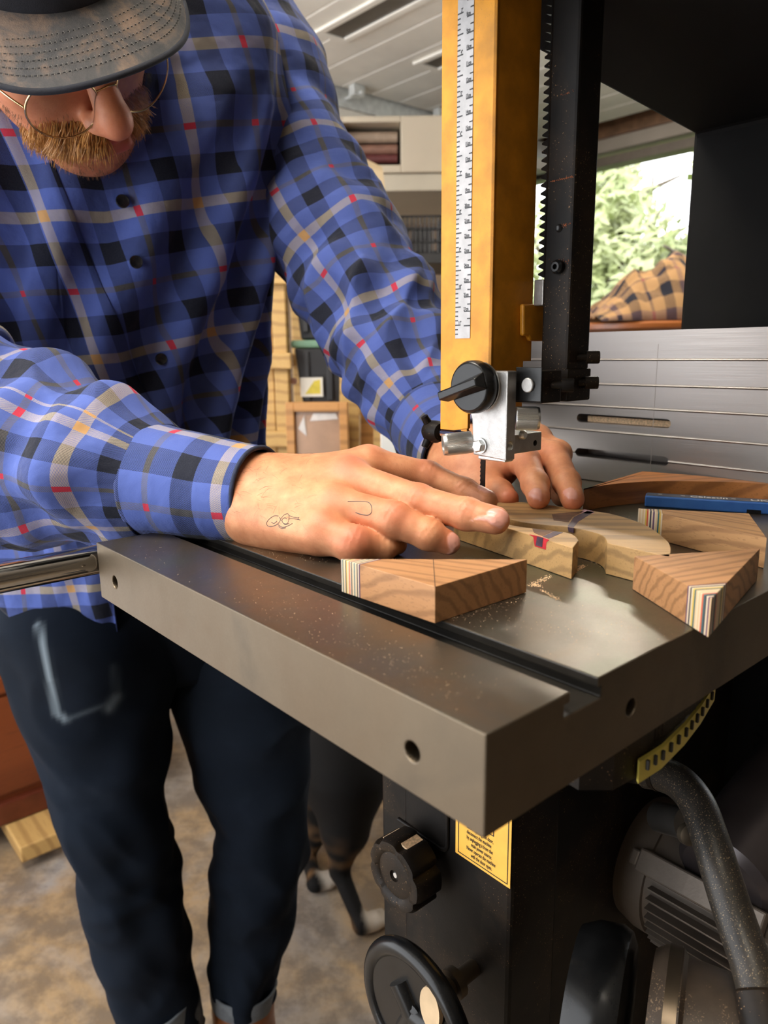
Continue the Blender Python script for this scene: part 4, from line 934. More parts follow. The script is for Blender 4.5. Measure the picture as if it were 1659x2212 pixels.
mb = MB(); mb.add([(-.02, -.001, .98), (.055, -.001, .985), (.05, -.001, 1.0), (-.01, -.001, 1.0)], [(0, 1, 2, 3)]); mb.add([(-w+.03, -.001, .96), (-.03, -.001, .94), (-.035, -.001, .99), (-w+.05, -.001, 1.0)], [(0, 1, 2, 3)]); mb.build('plastic_wrap', plain('plastic_wrap', (.55, .50, .46), .2), bx_)
# leaning boards right of it
def plank(name, label, pts, Y, dep, mat, zlo=0.0, grp=None):
    P = [fx(x, y, Y) for x, y in pts]; c = sum(P)/len(P); mb = MB()
    mb.prism([(p[0]-c[0], p[2]) for p in P], -dep/2, dep/2, 'y'); o = mb.build(name, mat, None, bevel=.002); o.location = (c[0], Y, 0)
    tag(o, label, 'board', grp); return o
def floorpts(x0, x1, ytop0, ytop1, Y):
    yb = 758+CZ*1600/Y*.998
    return [(x0, ytop0), (x1, ytop1), (x1+6, yb), (x0-6, yb)]
plank('pine_board', 'upright pine board seen under the left forearm', floorpts(735, 775, 760, 770, 2.05), 2.05, .03, pine, grp='boards leaning behind the person')
plank('pine_board', 'narrow dark pine board just right of the cardboard frame', floorpts(780, 806, 800, 800, 2.12), 2.12, .02, oak, grp='boards leaning behind the person')
plank('pine_board', 'pale pine board next to the white sheet', floorpts(808, 832, 820, 820, 2.02), 2.02, .02, pine, grp='boards leaning behind the person')
ws = plank('white_sheet', 'white panel with a rounded top corner, low behind the left wrist', [(822, 905), (850, 925), (880, 935), (893, 950), (898, 1010), (905, 1400), (826, 1400)], 1.78, .012, plain('white_panel', (.78, .77, .73), .5, 0, .04, 5))
ws.location.z = 0
for p in ws.data.vertices:
    if p.co.z < .75: p.co.z = 0.0
plank('plywood_sheet', 'tall pale plywood sheet leaning behind the left upper arm', [(755, 330), (768, 333), (826, 362), (848, 530), (862, 700), (800, 2400), (700, 2400)], 2.78, .02, ply)
for o in sc.objects:
    if o.name.startswith('plywood_sheet'):
        for p in o.data.vertices:
            if p.co.z < .5: p.co.z = 0.0
# cream cabinet high on the back wall
Yc = 3.3
cbn = thing('wall_cabinet', 'cream wall cabinet with an open dark bay holding rolled material', 'cabinet', (fx(840, 330, Yc)[0], Yc, fx(840, 415, Yc)[2]))
co_ = Vector(cbn.location); cream = plain('cream_paint', (.50, .43, .33), .5, 0, .06, 5)
a = fx(733, 412, Yc); b = fx(990, 248, Yc); o0, o1 = fx(742, 357, Yc), fx(866, 263, Yc)
dpc = YB-Yc-.001
def cp(name, q, mat=cream, **k):
    mb = MB(); mb.T = Matrix.Translation(-co_); mb.box(*q); return mb.build(name, mat, cbn, bevel=.004)
cp('side_panel', ((a[0], Yc, o0[2]-.03), (o0[0], Yc+dpc, b[2])))
cp('top_panel', ((o0[0], Yc, o1[2]), (o1[0], Yc+dpc, b[2])))
cp('bottom_panel', ((o0[0], Yc, o0[2]-.03), (o1[0], Yc+dpc, o0[2])))
cp('door', ((o1[0], Yc, o0[2]-.03), (b[0], Yc+dpc, b[2])))
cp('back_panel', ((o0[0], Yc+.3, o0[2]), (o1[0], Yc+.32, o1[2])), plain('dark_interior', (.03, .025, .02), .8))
cp('drop_panel', ((fx(800, 400, Yc)[0], Yc+.02, a[2]), (b[0], Yc+dpc, o0[2]-.031)), plain('cream_shade', (.47, .42, .33), .5, 0, .06, 5))
for k, (yy, cl, r) in enumerate(((301, (.30, .22, .16), .022), (327, (.20, .10, .07), .020), (347, (.10, .02, .02), .018))):
    p0, p1 = fx(744, yy, Yc+.1), fx(864, yy, Yc+.1); mb = MB()
    mb.cyl((p0[0]+.004, Yc+.08, p0[2]), (p1[0]-.012, Yc+.08, p0[2]), r, 20)
    o = mb.build('material_roll', plain('roll_%d' % k, cl, .6), None, smooth=40)
    tag(o, ('tan roll lying highest in the open bay of the cream cabinet', 'brown roll in the middle of the open cabinet bay', 'dark red roll lowest in the open cabinet bay')[k], 'roll', 'rolls in the cabinet')
mb = MB(); a = fx(857, 437, YB); b = fx(878, 416, YB); mb.box((a[0], YB-.012, a[2]), (b[0], YB-.001, b[2])); mb.build('switch_plate', plain('grey_blue', (.16, .19, .23), .5), None, bevel=.002)
tag([o for o in sc.objects if o.name == 'switch_plate'][0], 'small grey blue switch plate on the brown wall below the cream cabinet', 'switch')
# black shelf with a wire crate
Ys = 3.0
shf = thing('metal_shelf', 'black metal shelf unit carrying the wire crate, left of the yellow blade guard', 'shelf', (fx(905, 560, Ys)[0], Ys, 0)); so_ = Vector(shf.location)
a = fx(850, 570, Ys); b = fx(1000, 546, Ys)
def sp(name, q, mat=None):
    mb = MB(); mb.T = Matrix.Translation(-so_); mb.box(*q); return mb.build(name, mat or M['tote'], shf, bevel=.003)
sp('shelf_board', ((a[0], Ys, a[2]), (b[0], Ys+.45, b[2])))
for x in (a[0]+.01, b[0]-.03): sp('post', ((x, Ys+.01, 0), (x+.02, Ys+.03, a[2]))); sp('post', ((x, Ys+.41, 0), (x+.02, Ys+.43, a[2])))
sp('shelf_board', ((a[0], Ys, .35), (b[0], Ys+.45, .38)))
cr = thing('wire_crate', 'black wire crate on the metal shelf against the brown wall', 'crate', (fx(910, 546, Ys)[0], Ys+.2, b[2]+.001)); zc0_ = 0; hc_ = fx(910, 462, Ys)[2]-b[2]; wc_ = .085
mb = MB()
for z in (.006, hc_*.33, hc_*.66, hc_):
    for s_ in (-1, 1): mb.cyl((-wc_, s_*.14, z), (wc_, s_*.14, z), .004, 6); mb.cyl((s_*wc_, -.14, z), (s_*wc_, .14, z), .004, 6)
mb.build('horizontal_wires', M['tote'], cr)
mb = MB()
for k in range(11):
    x = -wc_+k*2*wc_/10
    for s_ in (-1, 1): mb.cyl((x, s_*.14, 0.002), (x, s_*.14, hc_), .003, 6)
for k in range(1, 12):
    y = -.14+k*.28/12
    for s_ in (-1, 1): mb.cyl((s_*wc_, y, 0.002), (s_*wc_, y, hc_), .003, 6)
mb.build('vertical_wires', M['tote'], cr); mb = MB(); mb.box((-wc_, -.14, 0), (wc_, .14, .004)); mb.build('crate_floor', M['tote'], cr)
mb = MB(); mb.box((-.04, -.05, 0), (.03, .05, hc_*.75)); o = mb.build('black_box', M['tote'], None, bevel=.006); o.location = Vector(cr.location)+Vector((.02, 0, .006)); tag(o, 'black box inside the wire crate', 'box')
plank('pine_board', 'short pine post standing left of the wire crate', floorpts(846, 860, 458, 460, 2.9), 2.9, .03, pine, grp='boards leaning behind the person')
# red brown chest on a dolly at the left
dz0 = .13
q = PZ(112, 1812, .055); ql = loc(q); uc = ql[1]+.0
red_w = wood('red_brown_wood', (.24, .062, .018), (.17, .04, .012), (.07, .015, .006), 0, .3, .32, 12, 2)
ch = thing('chest', 'red brown wooden chest with framed panels, left of the person', 'chest', A0, YAW)
b0 = loc(PL(115, 1738, wor(0, uc+.12, 0), UX)); 
def cpart(name, q, mat=red_w, par=ch, bev=.004):
    mb = MB(); mb.box(*q); return mb.build(name, mat, par, bevel=bev)
cz0 = b0[2]; v1_ = b0[0]+.30; v0_ = v1_-1.0
zmid = loc(PL(70, 1462, wor(0, uc+.12, 0), UX))[2]
cpart('body', ((v0_, uc+.13, cz0+.04), (v1_, uc+.60, 1.02)))
cpart('plinth', ((v0_-.01, uc+.11, cz0), (v1_+.01, uc+.61, cz0+.055)), plain('dark_red_wood', (.10, .022, .010), .3, 0, .3, 20))
cpart('middle_ledge', ((v0_-.005, uc+.115, zmid-.02), (v1_+.005, uc+.13, zmid+.02)))
for (za, zb2) in ((cz0+.07, zmid-.03), (zmid+.03, 1.0)):
    cpart('panel', ((v0_+.04, uc+.122, za), (v1_-.04, uc+.1295, zb2)))
dl = thing('dolly', 'pine wood dolly on casters under the red brown chest', 'dolly', A0, YAW)
dzt = cz0-.002
vd = loc(PL(100, 1790, wor(0, uc, 0), UX))[0]
for vv in (vd-.06, vd-.66): cpart('beam', ((vv, uc, dzt-.040), (vv+.10, uc+.62, dzt)), pine, dl)
for vv in (vd-.01, vd-.61):
    for uu in (uc+.05, uc+.55):
        mb = MB(); mb.cyl((vv-.010, uu, .024), (vv+.012, uu, .024), .024, 20); ca_ = mb.build('caster', M['tote'], dl, smooth=40)
        mb = MB(); mb.box((vv-.02, uu-.02, .052), (vv+.022, uu+.02, dzt-.0405)); mb.box((vv-.016, uu-.008, .02), (vv-.0125, uu+.008, .052)); mb.box((vv+.0145, uu-.008, .02), (vv+.018, uu+.008, .052)); mb.build('fork', M['zinc'], ca_)
# round table with a plaid blanket under the window
Yt = 2.3
tz = fx(1400, 694, Yt)[2]
rt_ = thing('round_table', 'round brown wooden table carrying the plaid blanket, below the window', 'table', (fx(1440, 700, Yt)[0], Yt+.25, 0))
mb = MB(); mb.lathe([(tz-.03, 0), (tz-.03, .28), (tz-.02, .30), (tz-.006, .30), (tz, .29), (tz, 0)], (0, 0, 0), (0, 0, 1), 64, closed=False); mb.build('tabletop', wood('red_oak', (.42, .14, .035), (.33, .10, .025), (.15, .04, .01), 0, .3, .3, 12, 2), rt_, smooth=40)
mb = MB(); mb.lathe([(0.0, 0), (0.0, .2), (.02, .19), (.04, .06), (.3, .04), (tz-.1, .045), (tz-.03, .09), (tz-.03, 0)], (0, 0, 0), (0, 0, 1), 32, closed=False); mb.build('pedestal', oak, rt_, smooth=40)
# ------------------------------------------------------------------ cloth
def plaid(name, B, N, G, T, GG, RR, per=.132, twill=.0013, rough=.9, tilt=0.0):
    t = NT(name); uv = t.n('ShaderNodeUVMap', uv_map='UVMap'); s = t.n('ShaderNodeSeparateXYZ'); t.l(uv.outputs[0], s.inputs[0])
    wob = t.n('ShaderNodeTexNoise'); wob.inputs['Scale'].default_value = 14; t.l(uv.outputs[0], wob.inputs[0])
    # order over one repeat: navy, blue, thick pale stripe, blue, navy, blue, thin stripe, blue
    bands = [('N', 40), ('B', 35), ('G', 20), ('B', 35), ('N', 40), ('B', 42), ('T', 12), ('B', 42)]; tot = sum(w for _, w in bands)
    col = {'N': N, 'B': B, 'G': G, 'T': T}
    def axis(o, shift):
        f = t.math('FRACT', t.math('ADD', t.math('DIVIDE', o, per), shift)); st = []; mg = []; mt = []; x = 0
        for k, w in bands:
            st.append((x, col[k])); mg.append((x, (1,)*3 if k == 'G' else (0,)*3)); mt.append((x, (1,)*3 if k == 'T' else (0,)*3)); x += w/tot
        return t.ramp(f, st, 'CONSTANT'), t.ramp(f, mg, 'CONSTANT'), t.ramp(f, mt, 'CONSTANT')
    cu, gu, tu = axis(s.outputs[0], .05); cv_, gv_, tv = axis(s.outputs[1], .31)
    tw = t.math('FRACT', t.math('DIVIDE', t.math('ADD', s.outputs[0], s.outputs[1]), twill))
    sel = t.math('GREATER_THAN', tw, .5)
    c = t.mix(sel, cu, cv_)
    c = t.mix(t.math('MULTIPLY', gu, gv_), c, GG)
    rr = t.math('MAXIMUM', t.math('MULTIPLY', gu, tv), t.math('MAXIMUM', t.math('MULTIPLY', tu, gv_), t.math('MULTIPLY', tu, tv)))
    c = t.mix(rr, c, RR)
    fz = t.noise(t.coord('UV'), 900, 3, .6); c = t.mix(t.math('MULTIPLY', fz, .10), c, t.mix(.5, c, (.5, .5, .55)))
    big = t.noise(t.coord('UV'), 9, 4, .6)
    tri = t.math('ABSOLUTE', t.math('SUBTRACT', tw, .5))
    t.set(Base_Color=c, Roughness=rough, Normal=t.bump(t.math('ADD', t.math('MULTIPLY', tri, .8), fz), .35, .0004, t.bump(big, .6, .014, t.bump(t.noise(t.coord('UV'), 45, 4, .65), .3, .003))))
    t.b.inputs['Specular IOR Level'].default_value = .12; t.b.inputs['Sheen Weight'].default_value = .10; t.b.inputs['Sheen Roughness'].default_value = .4
    return t.m
flannel = plaid('blue_flannel', (.072, .112, .36), (.003, .005, .014), (.46, .39, .30), (.115, .105, .095), (.50, .28, .11), (.48, .03, .06))
def fbm(p, s): return noise.noise(Vector(p)*s)
def sweep(rings, nang, uvs, name, mats, parent, disp=None, seed=0, closed=True, cap=False, wavy=None):
    """rings: list of dict(c, a, b, ra, rb, v); a,b axes. returns object with UV in metres"""
    nr = len(rings); V = np.zeros((nr*nang, 3)); uv = np.zeros((nr*nang, 2))
    for i, R_ in enumerate(rings):
        for k in range(nang):
            th = 2*math.pi*k/nang+R_.get('th0', 0); e = R_.get('e', 1.0)
            cx_, sx_ = math.cos(th), math.sin(th)
            cx_ = math.copysign(abs(cx_)**e, cx_); sx_ = math.copysign(abs(sx_)**e, sx_)
            p = R_['c']+R_['a']*(cx_*R_['ra'])+R_['b']*(sx_*R_['rb'])
            if disp is not None: p = p+(R_['a']*cx_+R_['b']*sx_)*disp(i/(nr-1), th, p, R_['v'])
            V[i*nang+k] = p
    return V, nr
def tube_rings(path, radii, n, up=None, ell=1.0, e=1.0):
    pts = smoothpath(path, n); m = len(pts); rr = np.interp(np.linspace(0, len(path)-1, m), range(len(path)), radii)
    # smooth radii
    rings = []; nrm = None; L = 0
    for i, p in enumerate(pts):
        t_ = (pts[min(i+1, m-1)]-pts[max(i-1, 0)]).normalized()
        if nrm is None: nrm = (Vector(up)-t_*t_.dot(Vector(up))).normalized()
        nrm = (nrm-t_*nrm.dot(t_)).normalized(); bn = t_.cross(nrm)
        if i: L += (pts[i]-pts[i-1]).length
        rings.append(dict(c=np.array(p), a=np.array(nrm), b=np.array(bn), ra=rr[i], rb=rr[i]*ell, v=L, e=e))
    return rings
def cloth_tube(rings, nang, disp, uoff=0.0, voff=0.0, rav=None, uflip=1, usc=1.0):
    V, nr = sweep(rings, nang, None, '', None, None, disp); rav = (rav or np.mean([r['ra'] for r in rings]))*usc; voff_ = voff
    F_ = []; UV = []
    for i in range(nr-1):
        for k in range(nang):
            k2 = (k+1) % nang; F_.append((i*nang+k, i*nang+k2, (i+1)*nang+k2, (i+1)*nang+k))
            u0 = uoff+uflip*k/nang*2*math.pi*rav; u1 = uoff+uflip*(k+1)/nang*2*math.pi*rav; v0 = voff+rings[i]['v']*usc; v1 = voff+rings[i+1]['v']*usc
            UV.append(((u0, v0), (u1, v0), (u1, v1), (u0, v1)))
    return V, F_, UV
def join_parts(parts, name, mats, parent):
    V = []; F_ = []; UV = []; b = 0
    for v, f, u in parts:
        V.append(v); F_ += [tuple(b+i for i in q) for q in f]; UV += list(u); b += len(v)
    V = np.concatenate(V); o = mk_mesh(name, V, np.array(F_), mats, parent)
    ul = o.data.uv_layers.new(name='UVMap'); ul.data.foreach_set('uv', np.array(UV, np.float32).ravel()); return o

person = bpy.data.objects.new('person', None)
# ------------------------------------------------------------------ torso of the shirt
beta = math.radians(24); NF = np.array([math.sin(beta), -math.cos(beta), 0]); SL = np.array([math.cos(beta), math.sin(beta), 0])
spine = [(.70, -.335, 1.005, .205, .140), (.80, -.330, .995, .200, .140), (.92, -.335, .965, .176, .132), (1.05, -.328, .925, .168, .128), (1.18, -.320, .885, .178, .130),
         (1.30, -.308, .850, .202, .128), (1.40, -.297, .815, .216, .118), (1.47, -.295, .790, .205, .104), (1.52, -.295, .772, .165, .088), (1.555, -.297, .758, .105, .074), (1.575, -.30, .745, .072, .064)]
zz = np.array([s[0] for s in spine])
def torso_at(z): return [np.interp(z, zz, [s[i] for s in spine]) for i in (1, 2, 3, 4)]
NA, NZ = 260, 200
def torso_disp(z, th, p):
    # th measured from his left side; front is th = -pi/2 .. mapped below
    f = fbm((p[0]*1.2, p[1]*1.2, p[2]*.5+3), 8)*.014+fbm((p[0], p[1], p[2]*.4+9), 20)*.008+(.5-abs(fbm((p[0]+p[2]*.5, p[1], p[2]*.35+2), 13)))*.010
    # long folds dropping from the left armpit towards the belly
    fr = math.cos(th+math.pi*.30)
    if fr > 0:
        s_ = (th % (2*math.pi)); q = (s_-5.3)*.19-(z-1.15)*.42
        w = max(0, 1-abs(z-1.10)/.32)**.6*fr**1.5
        sn_ = math.sin(q*88+fbm((p[0], p[1], p[2]), 6)*1.8); f += w*.016*(math.copysign(abs(sn_)**.7, sn_))
    return f
V = np.zeros((NA*NZ, 3)); th_ = [2*math.pi*k/NA for k in range(NA)]; rows = np.linspace(0, 1, NZ)
def hemz(th):      # front hangs lower, rises at the sides; open towards his left past the placket
    f = math.sin(th)   # -1 front
    a = (th-1.5*math.pi+math.pi) % (2*math.pi)-math.pi     # 0 at front centre, negative towards his right side
    if a > -.20: return .89
    return .806+.085*min(1, max(0, (-a-.45)/.9))**1.3
UVt = {}
for j, r in enumerate(rows):
    for k, th in enumerate(th_):
        zl = hemz(th); z = zl+(1.575-zl)*r; x, y, w, t_ = torso_at(z)
        c, s_ = math.cos(th), math.sin(th); c2 = math.copysign(abs(c)**.85, c); s2 = math.copysign(abs(s_)**.85, s_)
        C = np.array([x, y, z]); p = C+SL*(c2*w)-NF*(s2*t_); fade = min(1, (1.575-z)/.12)
        d = torso_disp(z, th, p)*fade; p = p+(SL*c2-NF*s2)*d; V[j*NA+k] = p
F_ = []; UV = []; 
def _ring(a):
    c, s_ = math.cos(1.5*math.pi+a), math.sin(1.5*math.pi+a); return np.array([math.copysign(abs(c)**.85, c)*.20, math.copysign(abs(s_)**.85, s_)*.13])
_aa = np.linspace(-math.pi*1.05, math.pi*1.05, 500); _P = np.array([_ring(a) for a in _aa]); _L = np.r_[0, np.cumsum(np.linalg.norm(np.diff(_P, axis=0), axis=1))]; _L -= np.interp(0, _aa, _L)
def arc(a): return float(np.interp(a, _aa, _L))
def lean(z): return float(np.interp(z, [.85, 1.05, 1.36, 1.5], [.20, .12, -.26, -.34]))*.19
def uvz(a, z): u = arc(a); return u-lean(z), z*1.02-(.22 if u > 0 else .05)*(u)
def ucoord(th): a = (th-1.5*math.pi+math.pi) % (2*math.pi)-math.pi; return a
for j in range(NZ-1):
    for k in range(NA):
        k2 = (k+1) % NA; F_.append((j*NA+k, j*NA+k2, (j+1)*NA+k2, (j+1)*NA+k)); q = []
        for (jj, kk, raw) in ((j, k, k), (j, k2, k+1), (j+1, k2, k+1), (j+1, k, k)):
            a = 2*math.pi*raw/NA; aa = ucoord(a)
            if k < NA/4 <= raw and False: pass
            q.append([aa, V[jj*NA+kk][2]])
        if abs(q[0][0]-q[1][0]) > .3:
            q[1][0] = q[0][0]+2*math.pi/NA; q[2][0] = q[1][0]
        UV.append(q)
UV = [[(uvz(u, v)[0]+.040, uvz(u, v)[1]+.012) for u, v in q] for q in UV]
torso = (V, F_, UV)
# ------------------------------------------------------------------ sleeves
def sleeve_disp(seed, amp=1.0, elbow=.5):
    def f(t_, th, p, v):
        a = fbm((math.cos(th)*.5+seed, math.sin(th)*.5, v*11), 1.6)*.013+fbm((math.cos(th+v*7)*1.3, math.sin(th+v*7)*1.3+seed, v*20), 1.3)*.009
        a += (1-abs(2*fbm((math.cos(th-v*9)*1.2, seed+math.sin(th-v*9)*1.2, v*15), 1.0)))*.010*math.exp(-((t_-elbow)/.28)**2)
        return a*amp*min(1, (1-t_)*9+.15)
    return f
RS = [PD(-420, 150, .74), PD(-420, 420, .70), PD(-290, 720, .665), PD(-150, 900, .645), PD(0, 968, .622), PD(110, 990, .600), PD(220, 1015, .580), PD(345, 1040, .558)]
rr1 = tube_rings(RS, [.085, .082, .080, .084, .080, .068, .056, .043], 26, up=(0, 0, 1))
right_sleeve = cloth_tube(rr1, 150, sleeve_disp(3.1, 1.25, .55), .02, .055, .075, usc=1.15)
LS = [PD(480, 60, .87), PD(560, 175, .865), PD(635, 340, .855), PD(705, 490, .835), PD(795, 650, .80), PD(860, 770, .765), PD(915, 870, .72), PD(955, 935, .685)]
rr2 = tube_rings(LS, [.088, .082, .072, .066, .061, .057, .048, .037], 26, up=(0, 0, 1))
left_sleeve = cloth_tube(rr2, 150, sleeve_disp(7.7, 1.1, .62), .05, .03, .062, usc=1.15)
shirt = join_parts([torso, right_sleeve, left_sleeve], 'shirt', flannel, person)
m = shirt.modifiers.new('thickness', 'SOLIDIFY'); m.thickness = .0014; m.offset = -1
def cuff(path, radii, name, uoff, ell=1.0):
    R_ = tube_rings(path, radii, 10, up=(0, 0, 1), ell=ell)
    P_ = cloth_tube(R_, 96, lambda t_, th, p, v: fbm(tuple(np.array(p)*1), 30)*.0016, uoff, .04, .034, usc=1.15)
    o = join_parts([P_], name, flannel, shirt); s = o.modifiers.new('thickness', 'SOLIDIFY'); s.thickness = .0028; s.offset = -.2
    e = MB(); r_ = R_[-1]; e.tube([Vector(r_['c']+r_['a']*math.cos(a)*r_['ra']+r_['b']*math.sin(a)*r_['rb']) for a in np.linspace(0, 2*math.pi, 60)], .0016, 8, cap=False)
    h = e.build('hem_edge', M['navy'], o, smooth=60); h.parent = shirt; return o
M['navy'] = plain('navy_cloth', (.012, .018, .045), .9, 0, .3, 400, .3, 900)
cuff([PD(335, 1036, .560), PD(400, 1045, .550), PD(480, 1060, .538), PD(560, 1068, .525)], [.0425, .0395, .036, .0335], 'cuff', .03)
cuff([PD(940, 915, .695), PD(965, 950, .67), PD(985, 975, .645), PD(1000, 995, .622)], [.043, .041, .038, .035], 'cuff', .07)
# placket strip with buttons and collar
def front_pt(z, a, off):
    th = 1.5*math.pi+a; x, y, w, t_ = torso_at(z); c, s_ = math.cos(th), math.sin(th); c2 = math.copysign(abs(c)**.85, c); s2 = math.copysign(abs(s_)**.85, s_)
    p = np.array([x, y, z])+SL*(c2*w)-NF*(s2*t_); d = torso_disp(z, th, p); return p+(SL*c2-NF*s2)*(d+off)
pv_ = []; pf = []; pu = []; NZp = 120; aw_ = np.linspace(-.095, .055, 8)
for j in range(NZp):
    z = .87+(1.50-.87)*j/(NZp-1)
    for a in aw_: pv_.append(front_pt(z, a+lean(z)/.21, .0034 if -.094 < a < .054 else .0010))
n = len(aw_)
for j in range(NZp-1):
    for k in range(n-1):
        pf.append((j*n+k, j*n+k+1, (j+1)*n+k+1, (j+1)*n+k)); zA = .87+.63*j/(NZp-1); zB = .87+.63*(j+1)/(NZp-1)
        uu = [uvz(aw_[kk]+lean(zq)/.21, zq) for kk, zq in ((k, zA), (k+1, zA), (k+1, zB), (k, zB))]; pu.append([(p_[0]+.058, p_[1]+.012) for p_ in uu])
pk = join_parts([(np.array(pv_), pf, pu)], 'placket', flannel, shirt)
M['button'] = plain('black_button', (.012, .012, .014), .25)
for (x, y) in ((290, 572), (340, 775), (262, 430)):
    best = min(((np.linalg.norm(np.array([W/2+F*((front_pt(z, a, .004)-CAM)@_rt)/((front_pt(z, a, .004)-CAM)@_fw)-x, H/2-F*((front_pt(z, a, .004)-CAM)@_up)/((front_pt(z, a, .004)-CAM)@_fw)-y])), z, a) for z in np.linspace(1.0, 1.45, 60) for a in np.linspace(-.3, .3, 25)))
    P_ = front_pt(best[1], best[2], .0045); mb = MB(); mb.lathe([(-.001, 0), (-.001, .0060), (.0012, .0062), (.0020, .0056), (.0014, .0044), (.0014, 0)], P_, Vector(NF)+Vector((0, 0, .1)), 28, closed=False); mb.build('button', M['button'], shirt, smooth=40)
# collar
cl = MB(); cz = [];
for i in range(41):
    a = -2.6+5.2*i/40; th = 1.5*math.pi+a; x, y, w, t_ = torso_at(1.56)
    base = np.array([x, y, 1.556])+SL*(math.cos(th)*.080)-NF*(math.sin(th)*.070); top = base+np.array([0, 0, .034])-(SL*math.cos(th)-NF*math.sin(th))*.004; out = base+(SL*math.cos(th)-NF*math.sin(th))*(.022)+np.array([0, 0, -.018-.02*max(0, math.cos(a))])
    cz.append((base, top, out))
cl.add([Vector(q) for c_ in cz for q in c_], [(3*i, 3*i+3, 3*i+4, 3*i+1) for i in range(40)]+[(3*i+1, 3*i+4, 3*i+5, 3*i+2) for i in range(40)])
co2 = cl.build('collar', M['navy'], shirt, smooth=60); s = co2.modifiers.new('t', 'SOLIDIFY'); s.thickness = .003
# ------------------------------------------------------------------ jeans
t = NT('dark_denim'); co = t.coord(); at = t.n('ShaderNodeAttribute', attribute_name='fade')
tw = t.noise(t.coord(scale=(1, 1, 1)), 900, 2); bg_ = t.noise(co, 7, 5, .6)
c = t.ramp(bg_, [(.3, (.004, .006, .010)), (.6, (.007, .011, .019)), (.8, (.016, .022, .034))]); c = t.mix(t.math('MULTIPLY', tw, .25), c, (.015, .02, .03))
c = t.mix(at.outputs[2], c, (.24, .29, .33))
M['denim'] = t.set(Base_Color=c, Roughness=.9, Specular_IOR_Level=.08, Normal=t.bump(tw, .3, .0004))
def leg(pts, radii, seed):
    R_ = tube_rings(pts, radii, 22, up=(0, 1, 0), ell=1.0)
    def dd(t_, th, p, v): return fbm((math.cos(th)*.7+seed, math.sin(th)*.7, v*9), 1.4)*.012+(.4-abs(fbm((math.cos(th+v*4)*1.1+seed, math.sin(th+v*4), v*9), 1.2)))*.009+fbm((math.cos(th)*.9, math.sin(th)+seed, v*26), 1.2)*.006*math.exp(-((t_-.55)/.12)**2)+fbm((math.cos(th)*.9, math.sin(th)+seed, v*30), 1.2)*.007*math.exp(-((t_-.95)/.1)**2)
    return cloth_tube(R_, 110, dd), R_
def cen(xl, xr, y, d): P_ = PD((xl+xr)/2, y, d); return P_, (xr-xl)/2*d/F
def legspec(rows, dback):
    P_ = []; r_ = []
    for xl, xr, y, d in rows:
        c_, r = cen(xl, xr, y, d); P_.append(c_); r_.append(r)
    return P_, r_
rowsR = [(-10, 330, 1180, .99), (5, 375, 1330, .985), (30, 372, 1450, .985), (70, 362, 1560, .99), (118, 362, 1680, 1.0), (152, 364, 1800, 1.01), (172, 378, 1900, 1.03), (200, 392, 1990, 1.05), (232, 405, 2080, 1.07), (258, 420, 2160, 1.085), (285, 436, 2240, 1.10)]
rowsL = [(340, 690, 1180, 1.10), (360, 690, 1330, 1.10), (372, 686, 1450, 1.10), (398, 675, 1560, 1.105), (436, 668, 1680, 1.11), (462, 660, 1780, 1.11), (458, 652, 1880, 1.12), (456, 634, 1970, 1.13), (457, 612, 2050, 1.135), (462, 592, 2120, 1.14), (466, 584, 2160, 1.145)]
PR, rR = legspec(rowsR, 0); PL_, rL = legspec(rowsL, 0)
(lr, RR_), (ll, RL_) = leg(PR, rR, 1.3), leg(PL_, rL, 5.1)
pc = [np.array([-.34, 1.02, .72]), np.array([-.335, 1.01, .80]), np.array([-.33, .995, .90]), np.array([-.325, .97, .99])]
pr = []
for i, (c_, w, d_) in enumerate(zip(pc, (.150, .175, .182, .172), (.115, .128, .125, .118))): pr.append(dict(c=c_, a=SL, b=-NF, ra=w, rb=d_, v=i*.1, e=.9))
def lerp_rings(rs, n):
    out = []
    for i in range(len(rs)-1):
        for k in range(n):
            f = k/n; out.append({q: (rs[i][q]*(1-f)+rs[i+1][q]*f) for q in rs[i]})
    out.append(rs[-1]); return out
pel = cloth_tube(lerp_rings(pr, 10), 110, lambda t_, th, p, v: fbm(tuple(p), 12)*.004)
jeans = join_parts([lr, ll, pel], 'jeans', M['denim'], person)
Vj = np.array([v.co for v in jeans.data.vertices]); dpt = (Vj-CAM)@_fw; X_ = W/2+F*((Vj-CAM)@_rt)/dpt; Y_ = H/2-F*((Vj-CAM)@_up)/dpt
fade = np.zeros(len(Vj)); Nj = vnormals(Vj, np.array([tuple(p.vertices) for p in jeans.data.polygons]))
for (x0, y0, x1, y1, w, s) in ((83, 1350, 108, 1470, 6, .85), (108, 1470, 122, 1540, 7, .7), (122, 1540, 142, 1555, 7, .6), (142, 1555, 235, 1520, 5, .15), (235, 1530, 252, 1505, 10, .35), (252, 1505, 248, 1440, 6, .15)):
    t_ = np.clip(((X_-x0)*(x1-x0)+(Y_-y0)*(y1-y0))/((x1-x0)**2+(y1-y0)**2), 0, 1); dd = np.hypot(X_-x0-t_*(x1-x0), Y_-y0-t_*(y1-y0)); fade = np.maximum(fade, s*np.exp(-(dd/w)**2)*(Vj[:, 1] < 1.0))
a_ = jeans.data.attributes.new('fade', 'FLOAT', 'POINT'); a_.data.foreach_set('value', fade.astype(np.float32))
m = jeans.modifiers.new('thickness', 'SOLIDIFY'); m.thickness = .0015
M['cuffd'] = plain('denim_inside', (.13, .145, .16), .9, 0, .25, 60, .3, 900)
